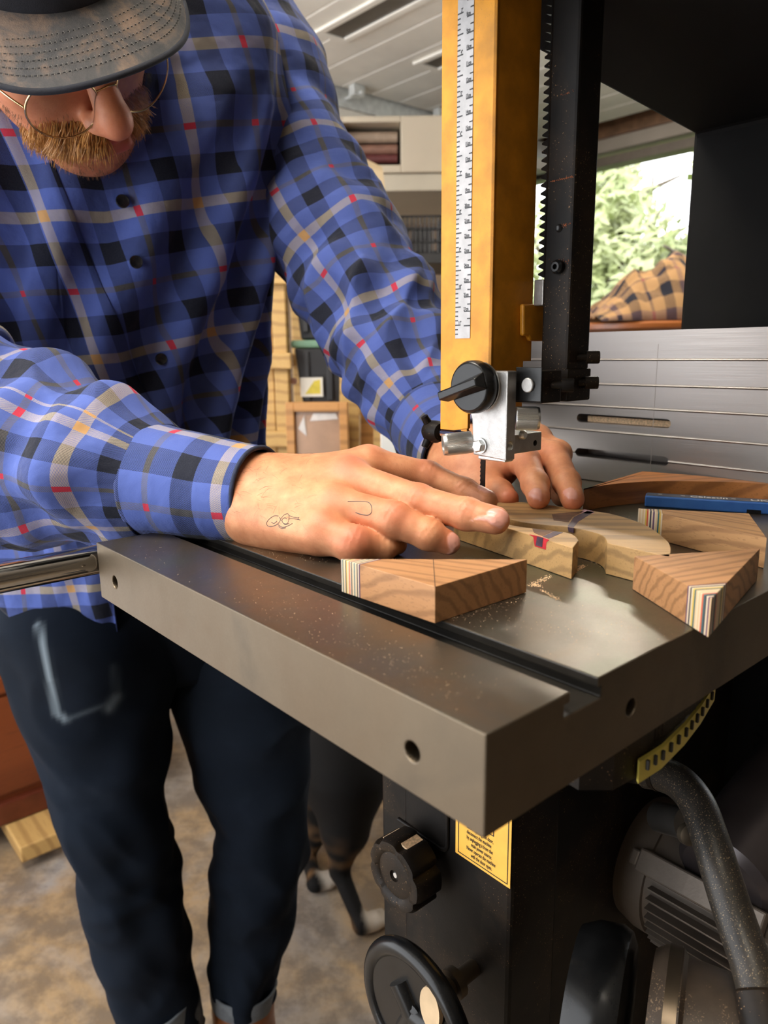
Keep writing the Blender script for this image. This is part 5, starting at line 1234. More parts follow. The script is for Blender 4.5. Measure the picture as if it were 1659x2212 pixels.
for R_, nm in ((RR_, 'turn_up'), (RL_, 'turn_up')):
    rs = R_[-26:] if R_ is RR_ else R_[-22:]
    e = rs[-1]; k = [dict(r) for r in rs]
    for i, r in enumerate(k): r['ra'] += .005; r['rb'] += .005
    o = join_parts([cloth_tube(k, 80, lambda t_, th, p, v: fbm(tuple(p), 30)*.003)], nm, M['cuffd'], jeans); s = o.modifiers.new('t', 'SOLIDIFY'); s.thickness = .003
# ------------------------------------------------------------------ boots
M['boot'] = plain('brown_leather', (.20, .065, .018), .4, 0, .3, 30, .2, 400); M['lace'] = plain('yellow_lace', (.50, .27, .03), .7, 0, .2, 300)
for R_, dr, nm in ((RR_, Vector((.35, -.93, 0)), 'boot'), (RL_, Vector((.62, -.78, 0)), 'boot')):
    c_ = Vector(R_[-1]['c']); c_.z = 0; s_ = dr.cross(Vector((0, 0, 1))).normalized()
    f = Field(np.array(c_)-[.24, .24, .004], np.array(c_)+[.24, .24, .22], .004); an_ = c_+Vector((0, 0, .17))
    f.cone(an_, c_+Vector((0, 0, .06))-dr*.01, .048, .044, .02); f.cone(c_-dr*.04+Vector((0, 0, .04)), c_+dr*.06+Vector((0, 0, .045)), .038, .042, .03)
    f.cone(c_+dr*.06+Vector((0, 0, .04)), c_+dr*.15+Vector((0, 0, .036)), .045, .038, .03); f.cone(c_+dr*.02+Vector((0, 0, .12)), c_+dr*.10+Vector((0, 0, .06)), .035, .03, .02)
    f.d = np.maximum(f.d, (0.018-f.ax[2])[None, None, :]*np.ones_like(f.d)); Vb, Fb = f.mesh(); bo = mk_mesh(nm, Vb, Fb, M['boot'], person)
    mb = MB(); ol = []
    for k in range(28):
        a = 2*math.pi*k/28; L_ = .075+.115*max(0, math.cos(a)); ol.append(c_+dr*(math.cos(a)*(.185 if math.cos(a) > 0 else .075)+.0)+s_*math.sin(a)*.046)
    mb.prism([(p.x, p.y) for p in ol], .0005, .020, 'z'); mb.build('sole', M['lace'] if False else plain('gum_sole', (.12, .06, .03), .7), bo)
    mb = MB(); kz = c_+dr*.085+Vector((0, 0, .115))
    for sg in (-1, 1):
        mb.tube(smoothpath([kz, kz+s_*sg*.03+Vector((0, 0, .012))+dr*.01, kz+s_*sg*.045+Vector((0, 0, -.01))+dr*.02, kz+s_*sg*.02+dr*.01+Vector((0, 0, -.004)), kz], 6), .0022, 8)
        mb.tube(smoothpath([kz, kz+s_*sg*.02-Vector((0, 0, .01))+dr*.02, kz+s_*sg*.05-Vector((0, 0, .03))+dr*.03], 6), .0022, 8)
    for k in range(5):
        q = c_+dr*(.035+.018*k)+Vector((0, 0, .165-.022*k)); mb.tube(smoothpath([q-s_*.028-Vector((0, 0, .008)), q+dr*.006, q+s_*.028-Vector((0, 0, .008))], 5), .0020, 8)
    mb.build('laces', M['lace'], bo, smooth=60)
# ------------------------------------------------------------------ the person's skin: hands, head and body in one mesh
SK = []      # list of (V, F, colour, nail)
def finger(f, J, r, kk=.0035):
    g = f.new()
    for i in range(len(J)-1): g.cone(J[i], J[i+1], r[i], r[i+1], kk)
    return g
def hand(fingers, thumb, wrist, palm, lo, hi, h, nails, reds, kw=.006):
    f = Field(lo, hi, h)
    for a, b, ra, rb, k in palm: f.cone(a, b, ra, rb, k)
    fg = None
    for J, r in fingers+[thumb]:
        g = finger(f, J, r)
        # knuckle pads and skin folds on the joints
        for i in (1, 2):
            d = np.array(J[i])-np.array(J[i-1]); 
            g.ell(J[i], (r[i]*1.03,)*3, .003)
        fg = g if fg is None else fg.union(g, .0012)
    f.union(fg, kw); V, F_ = f.mesh(); N = vnormals(V, F_)
    col = np.zeros(len(V)); nail = np.zeros(len(V))
    for c, s, w in reds: col = np.maximum(col, w*np.exp(-((V-np.array(c))**2).sum(1)/s**2))
    for c, ax, dr, ln, wd_ in nails:
        c = np.array(c); ax = np.array(ax)/np.linalg.norm(ax); dr = np.array(dr); dr = dr-ax*(dr@ax); dr /= np.linalg.norm(dr); sd = np.cross(ax, dr)
        q = V-c; a = q@ax/ln; b = q@sd/wd_; e = (np.abs(a)**2.6+np.abs(b)**2.6)**(1/2.6); on = (q@dr > -.0045) & (N@dr > .15)
        mk = np.clip((1.0-e)/.12, 0, 1)*on; nail = np.maximum(nail, mk)
        gr = np.exp(-((e-1.04)/.09)**2)*on*(a < .75); V = V-N*(gr*.00022)[:, None]+N*(mk*.00025)[:, None]
    # folds over the finger joints
    for J, r in fingers+[thumb]:
        for i in (1, 2):
            ax = np.array(J[i+1])-np.array(J[i-1]); ax /= np.linalg.norm(ax); q = V-np.array(J[i]); s = q@ax; rad = np.linalg.norm(q-np.outer(s, ax), axis=1)
            w_ = np.exp(-(s/.0055)**2)*(rad < r[i]*1.5)*np.clip(N@np.array([0, -.4, .9]), 0, 1); ph = s+.0008*np.sin(q[:, 0]*900)
            V = V-N*(w_*.00024*(1+np.cos(2*math.pi*ph/.0026)))[:, None]
    SK.append((V, F_, col, nail)); return V, F_
up_ = np.array([0, 0, 1.0])
# right hand
w0 = PD(500, 1068, .535)
MCP = {'i': PD(795, 1003, .530), 'm': PD(752, 1035, .506), 'r': PD(722, 1092, .484), 'p': PD(690, 1150, .470)}
Fi = ([MCP['i'], PD(922, 1030, .534), PD(1002, 1062, .527), PD(1050, 1082, .515)], [.0125, .0112, .0095, .0080])
Fm = ([MCP['m'], PD(902, 1084, .478), PD(1008, 1110, .463), PD(1070, 1124, .454)], [.0130, .0113, .0098, .0088])
Fr = ([MCP['r'], PD(848, 1122, .466), PD(925, 1154, .462), PD(967, 1172, .464)], [.0128, .0114, .0094, .0078])
Fp = ([MCP['p'], PD(762, 1174, .459), PD(828, 1178, .468), PD(855, 1176, .474)], [.0125, .0112, .0088, .0070])
Th = ([PD(590, 1085, .545), PD(700, 1078, .560), PD(790, 1085, .562), PD(850, 1100, .556)], [.0135, .0125, .0110, .0090])
wr = PD(560, 1078, .527)
palm = [(PD(380, 1045, .560), PD(470, 1062, .538), .027, .0245, .01), (PD(470, 1062, .538), wr, .0245, .0225, .02), (PD(455, 1045, .552), PD(570, 1062, .540), .024, .021, .02),
        (wr, MCP['m'], .0235, .0130, .02), (PD(575, 1068, .535), MCP['i'], .0205, .0135, .02), (PD(560, 1095, .520), MCP['r'], .0225, .0135, .018), (PD(570, 1118, .508), MCP['p'], .0185, .0135, .018),
        (PD(600, 1095, .530), PD(740, 1075, .515), .022, .017, .02), (PD(620, 1125, .505), PD(700, 1140, .485), .019, .015, .015)]
dm = -_fw*.8+_up*.55
nails = [(PD(1076, 1117, .4465), np.array(Fm[0][3])-np.array(Fm[0][2]), -_fw*.92+_up*.30, .0072, .0060),
         (PD(977, 1171, .460), (np.array(Fr[0][3])-np.array(Fr[0][2]))*1.0-_up*.01, -_fw*.55+_rt*.75+_up*.35, .0058, .0052),
         (np.array(Fp[0][3])+_rt*.006, np.array([.0, 0, -1.0]), -_fw*.4+_rt*.9, .0045, .0040),
         (np.array(Fi[0][3])+_up*.007, np.array(Fi[0][3])-np.array(Fi[0][2]), up_, .0065, .0055)]
reds = [(PD(752, 1015, .50), .014, 1), (PD(795, 985, .525), .012, .5), (PD(905, 1065, .472), .011, .55), (PD(925, 1012, .53), .010, .6), (PD(855, 1105, .458), .011, .8), (PD(765, 1155, .452), .013, 1), (PD(720, 1080, .47), .010, .45), (PD(1010, 1092, .455), .008, .5), (PD(1080, 1120, .448), .011, .7), (PD(975, 1172, .458), .009, .7), (PD(690, 1125, .46), .012, .4), (PD(540, 1060, .50), .012, .3)]
lo = np.min([np.array(p) for p in (w0, *MCP.values(), *Fi[0], *Fm[0], *Fr[0], *Fp[0], *Th[0], PD(380, 1045, .56))], axis=0)-.035
hi = np.max([np.array(p) for p in (w0, *MCP.values(), *Fi[0], *Fm[0], *Fr[0], *Fp[0], *Th[0], PD(380, 1045, .56))], axis=0)+.035
VR, FR = hand([Fi, Fm, Fr, Fp], Th, wr, palm, lo, hi, .0011, nails, reds)
# left hand
M2 = {'i': PD(1082, 985, .590), 'm': PD(1120, 962, .605), 'r': PD(1150, 950, .625), 'p': PD(1160, 950, .645)}
Gi = ([M2['i'], PD(1135, 998, .560), PD(1156, 1045, .533), PD(1163, 1075, .520)], [.0125, .0108, .0094, .0082])
Gm = ([M2['m'], PD(1196, 985, .575), PD(1224, 1042, .538), PD(1237, 1079, .520)], [.0128, .0110, .0094, .0082])
Gr = ([M2['r'], PD(1205, 980, .605), PD(1215, 1035, .580), PD(1213, 1072, .560)], [.0120, .0105, .0090, .0078])
Gp = ([M2['p'], PD(1190, 985, .630), PD(1195, 1030, .615), PD(1190, 1060, .600)], [.0110, .0095, .0082, .0070])
Gt = ([PD(1018, 1025, .600), PD(1045, 1045, .580), PD(1078, 1066, .560), PD(1096, 1078, .548)], [.0150, .0125, .0105, .0085])
w2 = PD(1010, 1000, .622)
palm2 = [(PD(965, 940, .68), PD(995, 985, .64), .024, .024, .01), (PD(995, 985, .64), w2, .024, .023, .02), (w2, M2['i'], .022, .0135, .02), (w2, M2['m'], .022, .0135, .02), (w2, M2['r'], .022, .0135, .02), (w2, M2['p'], .020, .0125, .02),
         (PD(1005, 1015, .612), PD(1030, 1050, .585), .022, .016, .02), (PD(1030, 1020, .60), PD(1075, 1005, .588), .021, .014, .02), (PD(1000, 1030, .61), PD(1020, 1070, .575), .018, .012, .015)]
nails2 = [(PD(1156, 1066, .511), np.array(Gi[0][3])-np.array(Gi[0][2]), -_fw*.9+_up*.25, .0070, .0055), (PD(1230, 1062, .512), np.array(Gm[0][3])-np.array(Gm[0][2]), -_fw*.9+_up*.2, .0072, .0057)]
reds2 = [(PD(1142, 1005, .55), .012, .5), (PD(1205, 990, .565), .012, .5), (PD(1163, 1085, .51), .010, .8), (PD(1240, 1085, .51), .010, .8), (PD(1100, 1075, .54), .010, .8), (PD(1030, 1020, .58), .02, .3)]
allp = [np.array(p) for p in (w2, *M2.values(), *Gi[0], *Gm[0], *Gr[0], *Gp[0], *Gt[0], PD(965, 940, .68))]
hand([Gi, Gm, Gr, Gp], Gt, w2, palm2, np.min(allp, axis=0)-.035, np.max(allp, axis=0)+.035, .0013, nails2, reds2)
# ------------------------------------------------------------------ head
hyaw, hpitch, hroll = math.radians(23), math.radians(67), math.radians(-30)
B0 = Matrix(((-1, 0, 0), (0, -1, 0), (0, 0, 1)))          # columns: his right, forward, up when facing the lens
Rh = Matrix.Rotation(hroll, 3, Vector(_fw)) @ Matrix.Rotation(hyaw, 3, 'Z') @ Matrix.Rotation(hpitch, 3, 'X') @ B0
nose_l = Vector((0, .130, -.042)); nose_w = Vector(PD(262, 283, .600)); HO = nose_w-Rh @ nose_l
HM = Matrix.Translation(HO) @ Rh.to_4x4()
f = Field((-.10, -.14, -.20), (.10, .145, .135), .0018)
f.ell((0, -.012, .030), (.076, .098, .098), .01); f.ell((0, .040, -.025), (.060, .056, .082), .02)
for s in (-1, 1):
    f.cone((s*.052, -.01, -.055), (s*.016, .066, -.104), .020, .020, .02); f.ell((s*.040, .060, -.030), (.026, .026, .026), .018)
    f.cone((s*.030, .066, -.060), (s*.020, .078, -.090), .020, .018, .02); f.ell((s*.079, -.008, -.012), (.010, .019, .031), .006)
f.ell((0, .080, -.104), (.021, .020, .018), .018); f.cone((-.034, .082, .016), (.034, .082, .016), .013, .013, .012)
f.ell((0, .078, -.070), (.030, .026, .026), .015)
for s in (-1, 1): f.ell((s*.031, .100, -.004), (.015, .012, .011), .010, 'sub'); f.ell((s*.031, .076, -.004), (.0145, .0145, .0125), .003)
f.cone((0, .092, .008), (0, .118, -.034), .0098, .0130, .008); f.ell((0, .1210, -.041), (.0145, .0145, .0130), .007)
for s in (-1, 1): f.ell((s*.0125, .1080, -.0470), (.0075, .0110, .0070), .008); f.ell((s*.0065, .1120, -.0525), (.0036, .0050, .0050), .002, 'sub')
f.cone((-.019, .101, -.0675), (.019, .101, -.0675), .0055, .0055, .006); f.cone((-.006, .109, -.0665), (.006, .109, -.0665), .0052, .0052, .005); f.cone((-.014, .1045, -.0795), (.014, .1045, -.0795), .0074, .0074, .005)
f.cone((-.023, .1130, -.0732), (.023, .1130, -.0732), .0016, .0016, .002, 'sub'); f.cone((0, -.03, -.06), (0, -.075, -.20), .055, .058, .02)
Vh, Fh = f.mesh(); Vl = Vh.copy(); col = np.zeros(len(Vh))
for c, s_, w_ in (((0, .122, -.040), .017, 1.0), ((.04, .075, -.03), .022, .6), ((-.04, .075, -.03), .022, .6), ((0, .1, -.01), .02, .5), ((0, .110, -.068), .011, 1.7), ((-.01, .108, -.080), .011, 1.7), ((.01, .108, -.080), .011, 1.7), ((.08, 0, -.01), .03, .8), ((-.08, 0, -.01), .03, .8)):
    col = np.maximum(col, w_*np.exp(-((Vl-np.array(c))**2).sum(1)/s_**2))
R3 = np.array(Rh); Vw = Vl@R3.T+np.array(HO); SK.append((Vw, Fh, np.maximum(col, .38), np.zeros(len(Vh))))
head_V, head_N = Vl, vnormals(Vl, Fh)
# body under the clothes
nb = HM @ Vector((0, -.06, -.17)); f = Field((-.62, .45, .03), (.12, 1.35, 1.66), .011)
def B(a, b, ra, rb, k=.03): f.cone(a, b, ra, rb, k)
B(nb, (-.30, .76, 1.50), .052, .065); B((-.33, 1.0, .82), (-.31, .93, 1.1), .11, .105, .05); B((-.31, .93, 1.1), (-.298, .82, 1.38), .105, .10, .05)
for s_ in (-1, 1): B(np.array([-.298, .82, 1.40]), np.array([-.297, .80, 1.44])+SL*s_*.11, .085, .06, .05); B(np.array([-.33, 1.0, .84]), np.array([-.335, 1.0, .84])+SL*s_*.07, .10, .10, .04)
for P_, rs in ((RS, (.05, .048, .045, .042, .038, .034, .028, .024)), (LS, (.05, .048, .045, .042, .038, .034, .028, .022))):
    for i in range(len(P_)-1): B(P_[i], P_[i+1], rs[i], rs[i+1], .015)
B(np.array([-.297, .79, 1.45])-SL*.12, RS[0], .06, .05); B(np.array([-.297, .79, 1.45])+SL*.12, LS[0], .06, .05)
B(RS[-1], PD(420, 1050, .55), .024, .024, .01); B(LS[-1], PD(980, 965, .66), .022, .022, .01)
for P_, rs in ((PR, rR), (PL_, rL)):
    for i in range(1, len(P_)-1): B(P_[i], P_[i+1], rs[i]*.6, rs[i+1]*.6, .02)
Vb, Fb = f.mesh(); SK.append((Vb, Fb, np.zeros(len(Vb)), np.zeros(len(Vb))))
t = NT('skin'); co = t.coord(); ar = t.n('ShaderNodeAttribute', attribute_name='red'); an = t.n('ShaderNodeAttribute', attribute_name='nail')
n1 = t.noise(co, 70, 4, .6); n2 = t.noise(co, 420, 3, .6); v = t.n('ShaderNodeTexVoronoi'); v.inputs['Scale'].default_value = 900; t.l(co, v.inputs[0])
c = t.ramp(n1, [(.3, (.52, .20, .090)), (.5, (.63, .265, .125)), (.7, (.72, .34, .17))]); c = t.mix(t.math('MULTIPLY', t.math('MULTIPLY', ar.outputs[2], .62), t.math('ADD', .6, t.math('MULTIPLY', n1, .7))), c, (.56, .12, .075))
c = t.mix(t.math('MULTIPLY', t.math('GREATER_THAN', n2, .66), .18), c, (.36, .13, .06)); c = t.mix(an.outputs[2], c, (.70, .34, .26))
M['skin'] = t.set(Base_Color=c, Roughness=t.math('SUBTRACT', .54, t.math('MULTIPLY', an.outputs[2], .22)), Subsurface_Weight=.12, Normal=t.bump(v.outputs[0], .12, .0004, t.bump(n1, .15, .002)))
t.b.inputs['Subsurface Radius'].default_value = (.006, .0025, .0015); t.b.inputs['Subsurface Scale'].default_value = 1.0
V = np.concatenate([s[0] for s in SK]); off = np.cumsum([0]+[len(s[0]) for s in SK]); Fs = np.concatenate([s[1]+o for s, o in zip(SK, off)])
HPo = Vector((-.33, 1.05, 0))
person = None; pr_old = bpy.data.objects.get('person')
if pr_old: pr_old.name = 'old'
po_ = mk_mesh('person', V-np.array(HPo), Fs, [M['skin']])
po_.location = HPo
tag(po_, 'person in blue plaid shirt, jeans, grey cap and glasses, pushing wood on the saw table', 'person')
for nm, k in (('red', 2), ('nail', 3)):
    a_ = po_.data.attributes.new(nm, 'FLOAT', 'POINT'); a_.data.foreach_set('value', np.concatenate([s[k] for s in SK]).astype(np.float32))
for o in (shirt, jeans, *[o for o in sc.objects if o.name.startswith('boot')]): o.parent = po_; o.matrix_parent_inverse = Matrix.Translation(-HPo)
# tattoos on the back of the right hand
bv_ = BVHTree.FromPolygons([tuple(p) for p in VR], [tuple(int(i) for i in q) for q in FR])
def tattoo(name, strokes, w, mat):
    mb = MB()
    for st in strokes:
        pts = []
        for x, y in st:
            d = Vector(ray(x, y)).normalized(); hit = bv_.ray_cast(Vector(CAM), d)
            if hit[0] is not None: pts.append(hit[0]+hit[1]*(.00002 if hit[1].dot(d) < 0 else -.00002))
        if len(pts) > 2: mb.tube([Vector(p) for p in smoothpath(pts, 3)], w, 6)
    o = mb.build(name, mat, po_); o.matrix_parent_inverse = Matrix.Translation(-HPo); return o
M['tat'] = plain('tattoo_ink', (.06, .06, .055), .6)
def z1(x, y): return (480+x/4.1475, 940+y/4.1475)
tattoo('tattoo', [[z1(*q) for q in s_] for s_ in ([(505, 725), (470, 722), (430, 745), (400, 780), (405, 810), (440, 818), (490, 800), (520, 765), (515, 735)], [(440, 780), (465, 790), (490, 770)], [(525, 750), (555, 715), (590, 705), (600, 740), (585, 790), (550, 790), (535, 760), (560, 740), (580, 750)],
                                                  [(600, 720), (640, 735), (690, 740)], [(595, 750), (640, 748), (695, 758)], [(690, 735), (680, 750), (700, 762)], [(500, 800), (540, 825), (590, 812), (630, 790)], [(505, 815), (530, 835), (570, 830)], [(530, 760), (560, 800), (600, 790)])], .00022, M['tat'])
tattoo('tattoo', [[z1(*q) for q in ((1125, 594), (1200, 592), (1270, 594), (1315, 605), (1338, 640), (1338, 690), (1310, 715), (1270, 715), (1230, 705), (1195, 693))], [z1(*q) for q in ((1195, 693), (1240, 708), (1300, 718))]], .00026, M['tat'])
def clothe(o): o.parent = po_; o.matrix_parent_inverse = Matrix.Translation(-HPo); return o
hm = Matrix.Translation(HPo).inverted() @ HM
# ------------------------------------------------------------------ beard and moustache
rnd = random.Random(11)
hmb = MB(); idx_ = [i for i in range(len(VR))]; Nr = vnormals(VR, FR); wdir = np.array(MCP['m'])-np.array(wr); wdir /= np.linalg.norm(wdir)
cnt_ = 0
while cnt_ < 300:
    i = rnd.choice(idx_); p = VR[i]; s_ = (p-np.array(wr))@wdir
    if not (-.03 < s_ < .055) or Nr[i][2] < .1 or (p-np.array(wr))[2] < -.005: continue
    if rnd.random() < max(0, s_)/.06: continue
    n_ = Vector(Nr[i]); d = (Vector(wdir)*.7-Vector(Nr[i])*.0+Vector((rnd.gauss(0, .5), rnd.gauss(0, .5), rnd.gauss(0, .3)-.3))); d = (d-n_*d.dot(n_)).normalized(); P_ = Vector(p); L_ = rnd.uniform(.004, .009)
    hmb.tube([P_-n_*.0002, P_+n_*.0007+d*L_*.35, P_+n_*.0009+d*L_*.7, P_+n_*.0004+d*L_], [.00006, .00006, .00005, .00002], 3, cap=False); cnt_ += 1
ho_ = hmb.build('hand_hair', plain('arm_hair', (.10, .05, .025), .6), po_); ho_.matrix_parent_inverse = Matrix.Translation(-HPo)
M['beard'] = plain('ginger_hair', (.52, .25, .065), .45, 0, .35, 200); M['stubble'] = plain('stubble_hair', (.20, .10, .05), .6, 0, .3, 200)
tree_h = BVHTree.FromPolygons([tuple(p) for p in head_V], [tuple(int(i) for i in q) for q in Fh])
def strands(name, sel, n, lmin, lmax, r, mat, dirf):
    ids = [i for i in range(len(head_V)) if sel(*head_V[i])]; mb = MB()
    if not ids: return None
    for _ in range(n):
        i = rnd.choice(ids); p = Vector(head_V[i])+Vector((rnd.gauss(0, .0008),)*3); nn = Vector(head_N[i]); L_ = rnd.uniform(lmin, lmax); d = dirf(p, nn).normalized()
        d = (d+Vector((rnd.gauss(0, .16), rnd.gauss(0, .16), rnd.gauss(0, .16)))).normalized(); pts = [p-nn*.0006, p+(nn*.55+d*.8).normalized()*L_*.35, p+(nn*.30+d).normalized()*L_*.7, p+(d*1.0+nn*.08).normalized()*L_]
        mb.tube(pts, [r, r, r*.8, r*.25], 4, cap=False)
    o = mb.build(name, mat, None); o.data.transform(HM); return clothe(o)
strands('moustache', lambda x, y, z: -.064 < z < -.050 and y > .088-abs(x)*.5 and abs(x) < .038 and y < .1125 and not (x < .004 and abs(x) < .021), 1200, .014, .026, .00028, M['beard'], lambda p, n: Vector((p.x*14+(.1 if p.x > 0 else -.1), .15, -1)))
strands('beard', lambda x, y, z: (-.064 < z < -.048 and .022 < abs(x) < .046 and y > .06) or (-.085 < z < -.055 and .026 < abs(x) < .052 and y > .055), 1200, .008, .018, .00026, M['beard'], lambda p, n: Vector((p.x*6, .1, -1)))
strands('stubble', lambda x, y, z: z < -.045 and y > -.02 and not (abs(x) < .024 and -.087 < z < -.063) and not (z > -.06 and abs(x) < .02), 2600, .0025, .005, .00016, M['stubble'], lambda p, n: Vector((p.x*3, .1, -1)))
# ------------------------------------------------------------------ glasses
gl = MB(); gold = plain('gold_wire', (.75, .52, .26), .2, 1.0, .05)
def hp_(x, y, z): return HM @ Vector((x, y, z))
gx, gy, gz_ = .035, .116, -.022; gr_ = .0275
def rim(s, n=56): return [hp_(s*gx+gr_*math.cos(a), gy-abs(s*gx+gr_*math.cos(a))**2*3.0, gz_+gr_*.94*math.sin(a)) for a in np.linspace(0, 2*math.pi, n)]
for s in (-1, 1): gl.tube(rim(s), .00085, 8, cap=False)
gl.tube([hp_(-gx+gr_*.93, gy-.001, gz_+.008), hp_(0, gy+.003, gz_+.013), hp_(gx-gr_*.93, gy-.001, gz_+.008)], .0008, 8)
for s in (-1, 1): gl.tube(smoothpath([hp_(s*(gx+gr_), gy-.0125, gz_+.006), hp_(s*.070, gy-.03, gz_+.010), hp_(s*.079, .04, gz_+.012), hp_(s*.080, 0, gz_+.014), hp_(s*.078, -.02, -.02)], 6), .0009, 8)
go = clothe(gl.build('glasses', gold, None, smooth=60))
t = NT('lens'); t.b.inputs['Transmission Weight'].default_value = 1.0; t.b.inputs['IOR'].default_value = 1.15; M['lens'] = t.set(Base_Color=(.97, .97, .97), Roughness=0.0)
for s in (-1, 1):
    mb = MB(); ring = rim(s, 41)[:-1]; c_ = hp_(s*gx, gy-(s*gx)**2*3.0+.0012, gz_); nn = (HM.to_3x3() @ Vector((0, 1, 0)))*.0009
    mb.add([c_+nn]+[p+nn*.5 for p in ring]+[c_-nn]+[p-nn*.5 for p in ring], [(0, 1+i, 1+(i+1) % 40) for i in range(40)]+[(41, 42+(i+1) % 40, 42+i) for i in range(40)]+[(1+i, 42+i, 42+(i+1) % 40, 1+(i+1) % 40) for i in range(40)])
    le = mb.build('lens', M['lens'], go, smooth=60)
# ------------------------------------------------------------------ cap
t = NT('faded_canvas'); co = t.coord(); a = t.noise(co, 34, 5, .65, .4); b = t.noise(co, 1100, 2); w2_ = t.noise(t.coord(scale=(1, 1, 1)), 160, 4)
c = t.ramp(a, [(.34, (.050, .052, .056)), (.47, (.100, .094, .090)), (.56, (.22, .155, .115)), (.68, (.36, .24, .165))]); c = t.mix(t.math('MULTIPLY', b, .45), c, (.02, .02, .022)); c = t.mix(t.math('MULTIPLY', w2_, .25), c, (.15, .14, .14))
M['cap'] = t.set(Base_Color=c, Roughness=.85, Normal=t.bump(b, .5, .0005))
M['cap_dark'] = plain('cap_canvas_dark', (.014, .016, .024), .9, 0, .3, 60, .4, 1200)
f = Field((-.11, -.14, .0), (.11, .13, .155), .0028); f.ell((0, -.012, .034), (.088, .110, .104), .0)
f.d = np.maximum(f.d, (.034-f.ax[2])[None, None, :]*np.ones_like(f.d)); g = f.new(); g.ell((0, -.012, .028), (.084, .106, .100), 0); f.d = np.maximum(f.d, -g.d)
Vc, Fc = f.mesh(); Vc = (np.c_[Vc, np.ones(len(Vc))]@np.array(HM).T)[:, :3]; cap = clothe(mk_mesh('cap', Vc, Fc, M['cap_dark'])) 
def visor(sx, q, off=0.0):      # sx -1..1 across, q 0..1 outwards
    x = sx*.101; y0 = .098*math.sqrt(max(0, 1-(x/.105)**2))-.012 if abs(x) < .105 else 0
    prof = (1-abs(sx)**5.5)**(1/2.4); y = y0*(.98)+q*(.066*prof); y = min(y, 1)
    z = .040-.22*q*.066*prof*1.0-(x**2)*2.3*(.35+.65*q*prof)+off; return Vector((x, y, z))
mb = MB(); nx, nq = 64, 24; top = [visor(-1+2*i/nx, j/nq, .0016) for j in range(nq+1) for i in range(nx+1)]; bot = [visor(-1+2*i/nx, j/nq, -.0016) for j in range(nq+1) for i in range(nx+1)]
S_ = (nx+1)*(nq+1); q_ = lambda j, i: j*(nx+1)+i
fs = [(q_(j, i), q_(j, i+1), q_(j+1, i+1), q_(j+1, i)) for j in range(nq) for i in range(nx)]; fs += [tuple(S_+k for k in r[::-1]) for r in fs]
fs += [(q_(nq, i), q_(nq, i+1), S_+q_(nq, i+1), S_+q_(nq, i)) for i in range(nx)]
mb.add([HM @ p for p in top]+[HM @ p for p in bot], fs); vi = mb.build('visor', M['cap'], cap, smooth=50)
mb = MB(); mb.tube([HM @ visor(-1+2*i/100, 1.0, 0) for i in range(2, 99)], .0024, 8); mb.build('visor_edge', M['cap_dark'], vi, smooth=60)
th_m = plain('thread', (.30, .28, .25), .7); th_d = plain('thread_dark', (.012, .012, .014), .8)
for r in range(6):
    q = .90-r*.085-.06; k = .90-r*.055; mb = MB(); md = MB(); line = [visor((-1+2*i/400)*k, q, .0018) for i in range(8, 393)]
    acc = 0
    for i in range(len(line)-1):
        seg = (line[i+1]-line[i]).length; acc += seg
        if acc > .0036:
            acc = 0; t_ = (line[i+1]-line[i]).normalized(); n_ = Vector((-t_.y, t_.x, 0)); mb.tube([HM @ (line[i]-n_*.0011), HM @ (line[i]+n_*.0011)], .00022, 4)
            md.tube([HM @ line[i], HM @ line[min(i+4, len(line)-1)]], .0003, 4)
    s1_ = md.build('stitching', th_d, vi); mb.build('stitch_ticks', th_m, s1_).parent = vi
bpy.data.objects.remove(pr_old)
for o in (shirt, jeans): pass

# ------------------------------------------------------------------ dog standing behind the person
f = Field((-.20, 1.15, .0), (.75, 1.75, .62), .006)
def dp(x, y, Y): return np.array(PY(x, y, Y))
hp1 = dp(745, 1640, 1.42); f.ell(hp1, (.10, .095, .12), .05); bd = np.array([.86, .50, 0]); bd /= np.linalg.norm(bd); sd_ = np.array([-bd[1], bd[0], 0])
bc = hp1+sd_*.05
f.cone(bc, bc+bd*.22+[0, 0, .00], .095, .085, .06); f.cone(bc+bd*.22, bc+bd*.45+[0, 0, -.01], .085, .105, .06); f.cone(bc+bd*.45, bc+bd*.56+[0, 0, .10], .09, .065, .05); f.ell(bc+bd*.63+[0, 0, .16], (.06, .055, .055), .03); f.cone(bc+bd*.66+[0, 0, .15], bc+bd*.75+[0, 0, .13], .035, .022, .02)
for s_ in (-1, 1): f.cone(bc+bd*.60+sd_*s_*.045+[0, 0, .19], bc+bd*.58+sd_*s_*.07+[0, 0, .15], .018, .010, .01)
def hind(a, k, h, pw):
    f.cone(a, k, .075, .050, .04); f.cone(k, h, .046, .021, .02); f.cone(h, pw, .019, .015, .01)
    d = bd*.03; f.cone(pw+[0, 0, 0], pw+d+[0, 0, -.004], .018, .020, .012)
    for j in (-1, 0, 1): f.cone(pw+d+sd_*j*.011, pw+d*1.75+sd_*j*.013+[0, 0, -.004], .0105, .0095, .004)
pw1 = np.array(PZ(795, 1992, .022)); hind(dp(750, 1690, 1.37), dp(745, 1790, 1.35), dp(733, 1880, 1.36), pw1-bd*.015)
pw2 = np.array(PZ(690, 1905, .022)); hind(dp(690, 1690, 1.50), dp(690, 1760, 1.50), dp(663, 1840, 1.52), pw2-bd*.01)
for s_ in (-.9, .9):
    sh_ = bc+bd*.44+sd_*s_*.07; fx_ = np.array([sh_[0], sh_[1], .022]); f.cone(sh_, sh_*[1, 1, 0]+[0, 0, .25]-bd*.02, .055, .028, .03); f.cone(sh_*[1, 1, 0]+[0, 0, .25]-bd*.02, fx_, .024, .017, .01); f.cone(fx_, fx_+bd*.035, .02, .017, .01)
f.cone(bc-bd*.09+[0, 0, .06], bc-bd*.20+[0, 0, .10], .018, .012, .01)
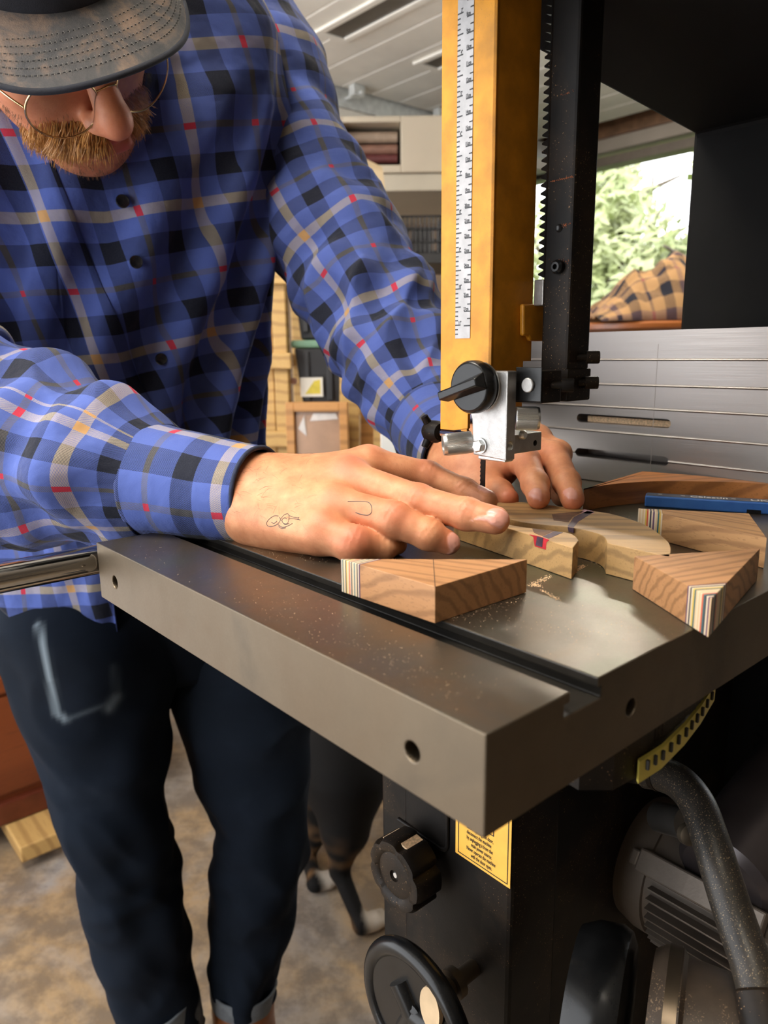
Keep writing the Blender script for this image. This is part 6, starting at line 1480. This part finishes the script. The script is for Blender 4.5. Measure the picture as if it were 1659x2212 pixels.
f.d = np.maximum(f.d, (.001-f.ax[2])[None, None, :]*np.ones_like(f.d))
Vd, Fd = f.mesh(); col = np.tile(np.array([.004, .0032, .0028]), (len(Vd), 1))
low = np.clip((.22-Vd[:, 2])/.10, 0, 1); nzv = np.array([noise.noise(Vector(p)*26) for p in Vd]); br = np.clip(nzv*1.6+.35, 0, 1)*low*.75
col = col*(1-br[:, None])+np.array([.16, .085, .035])*br[:, None]
for pwx, rad in ((pw1+bd*.02, .042), (pw2+bd*.02, .034)):
    w_ = np.clip((rad-np.linalg.norm(Vd-(pwx+np.array([0, 0, .0])), axis=1))/.012, 0, 1); col = col*(1-w_[:, None])+np.array([.55, .48, .40])*w_[:, None]
t = NT('dog_fur'); av = t.n('ShaderNodeAttribute', attribute_name='fur'); fn = t.noise(t.coord(), 500, 2); M['fur'] = t.set(Base_Color=av.outputs[0], Specular_IOR_Level=.2, Roughness=.8, Normal=t.bump(fn, .5, .002))
base = np.array([bc[0], bc[1], 0]); dog = mk_mesh('dog', Vd-base, Fd, M['fur']); vcol(dog, 'fur', col); dog.location = Vector(base)
tag(dog, 'black dog with white paws standing behind the saw, mostly hidden', 'dog')
# plaid blanket heaped on the round table
rt0 = Vector(rt_.location); mb = MB(); nx, ny = 90, 60
crest = [(1270, 712), (1290, 668), (1320, 640), (1360, 600), (1395, 590), (1425, 570), (1456, 563), (1500, 566), (1560, 600), (1600, 690)]
xs = [fx(x, y, Yt+.12)[0] for x, y in crest]; zs_ = [max(tz+.01, fx(x, y, Yt+.12)[2]) for x, y in crest]
x0, x1 = xs[0], xs[-1]; vs = []
for j in range(ny+1):
    b = j/ny; yy = Yt-.03+.30*b
    for i in range(nx+1):
        a = i/nx; x = x0+(x1-x0)*a; top = np.interp(x, xs, zs_)-tz; pr_ = math.sin(math.pi*b)**.6 if 0 < b < 1 else 0
        z = tz+.003+max(0, top)*pr_*(1+.45*fbm((x*9, yy*9, 1), 1.0))+.035*abs(fbm((x*16+yy*8, yy*20, 4), 1))*pr_
        vs.append((x-rt0.x, yy-rt0.y+.035*math.sin(a*9+b*5)*b*(1-b), z))
fs = [(j*(nx+1)+i, j*(nx+1)+i+1, (j+1)*(nx+1)+i+1, (j+1)*(nx+1)+i) for j in range(ny) for i in range(nx)]
uvs = [[((k % (nx+1))/nx*.62+.1*(k//(nx+1))/ny, (k//(nx+1))/ny*.55) for k in q] for q in fs]
mb.add(vs, fs, uvs); bl = mb.build('plaid_blanket', plaid('tan_plaid', (.46, .26, .11), (.012, .012, .02), (.16, .09, .09), (.05, .035, .045), (.03, .02, .03), (.30, .10, .08), per=.26), None, smooth=180)
bl.location = rt0; s = bl.modifiers.new('t', 'SOLIDIFY'); s.thickness = .004; tag(bl, 'tan and black plaid blanket heaped on the round table by the window', 'blanket')
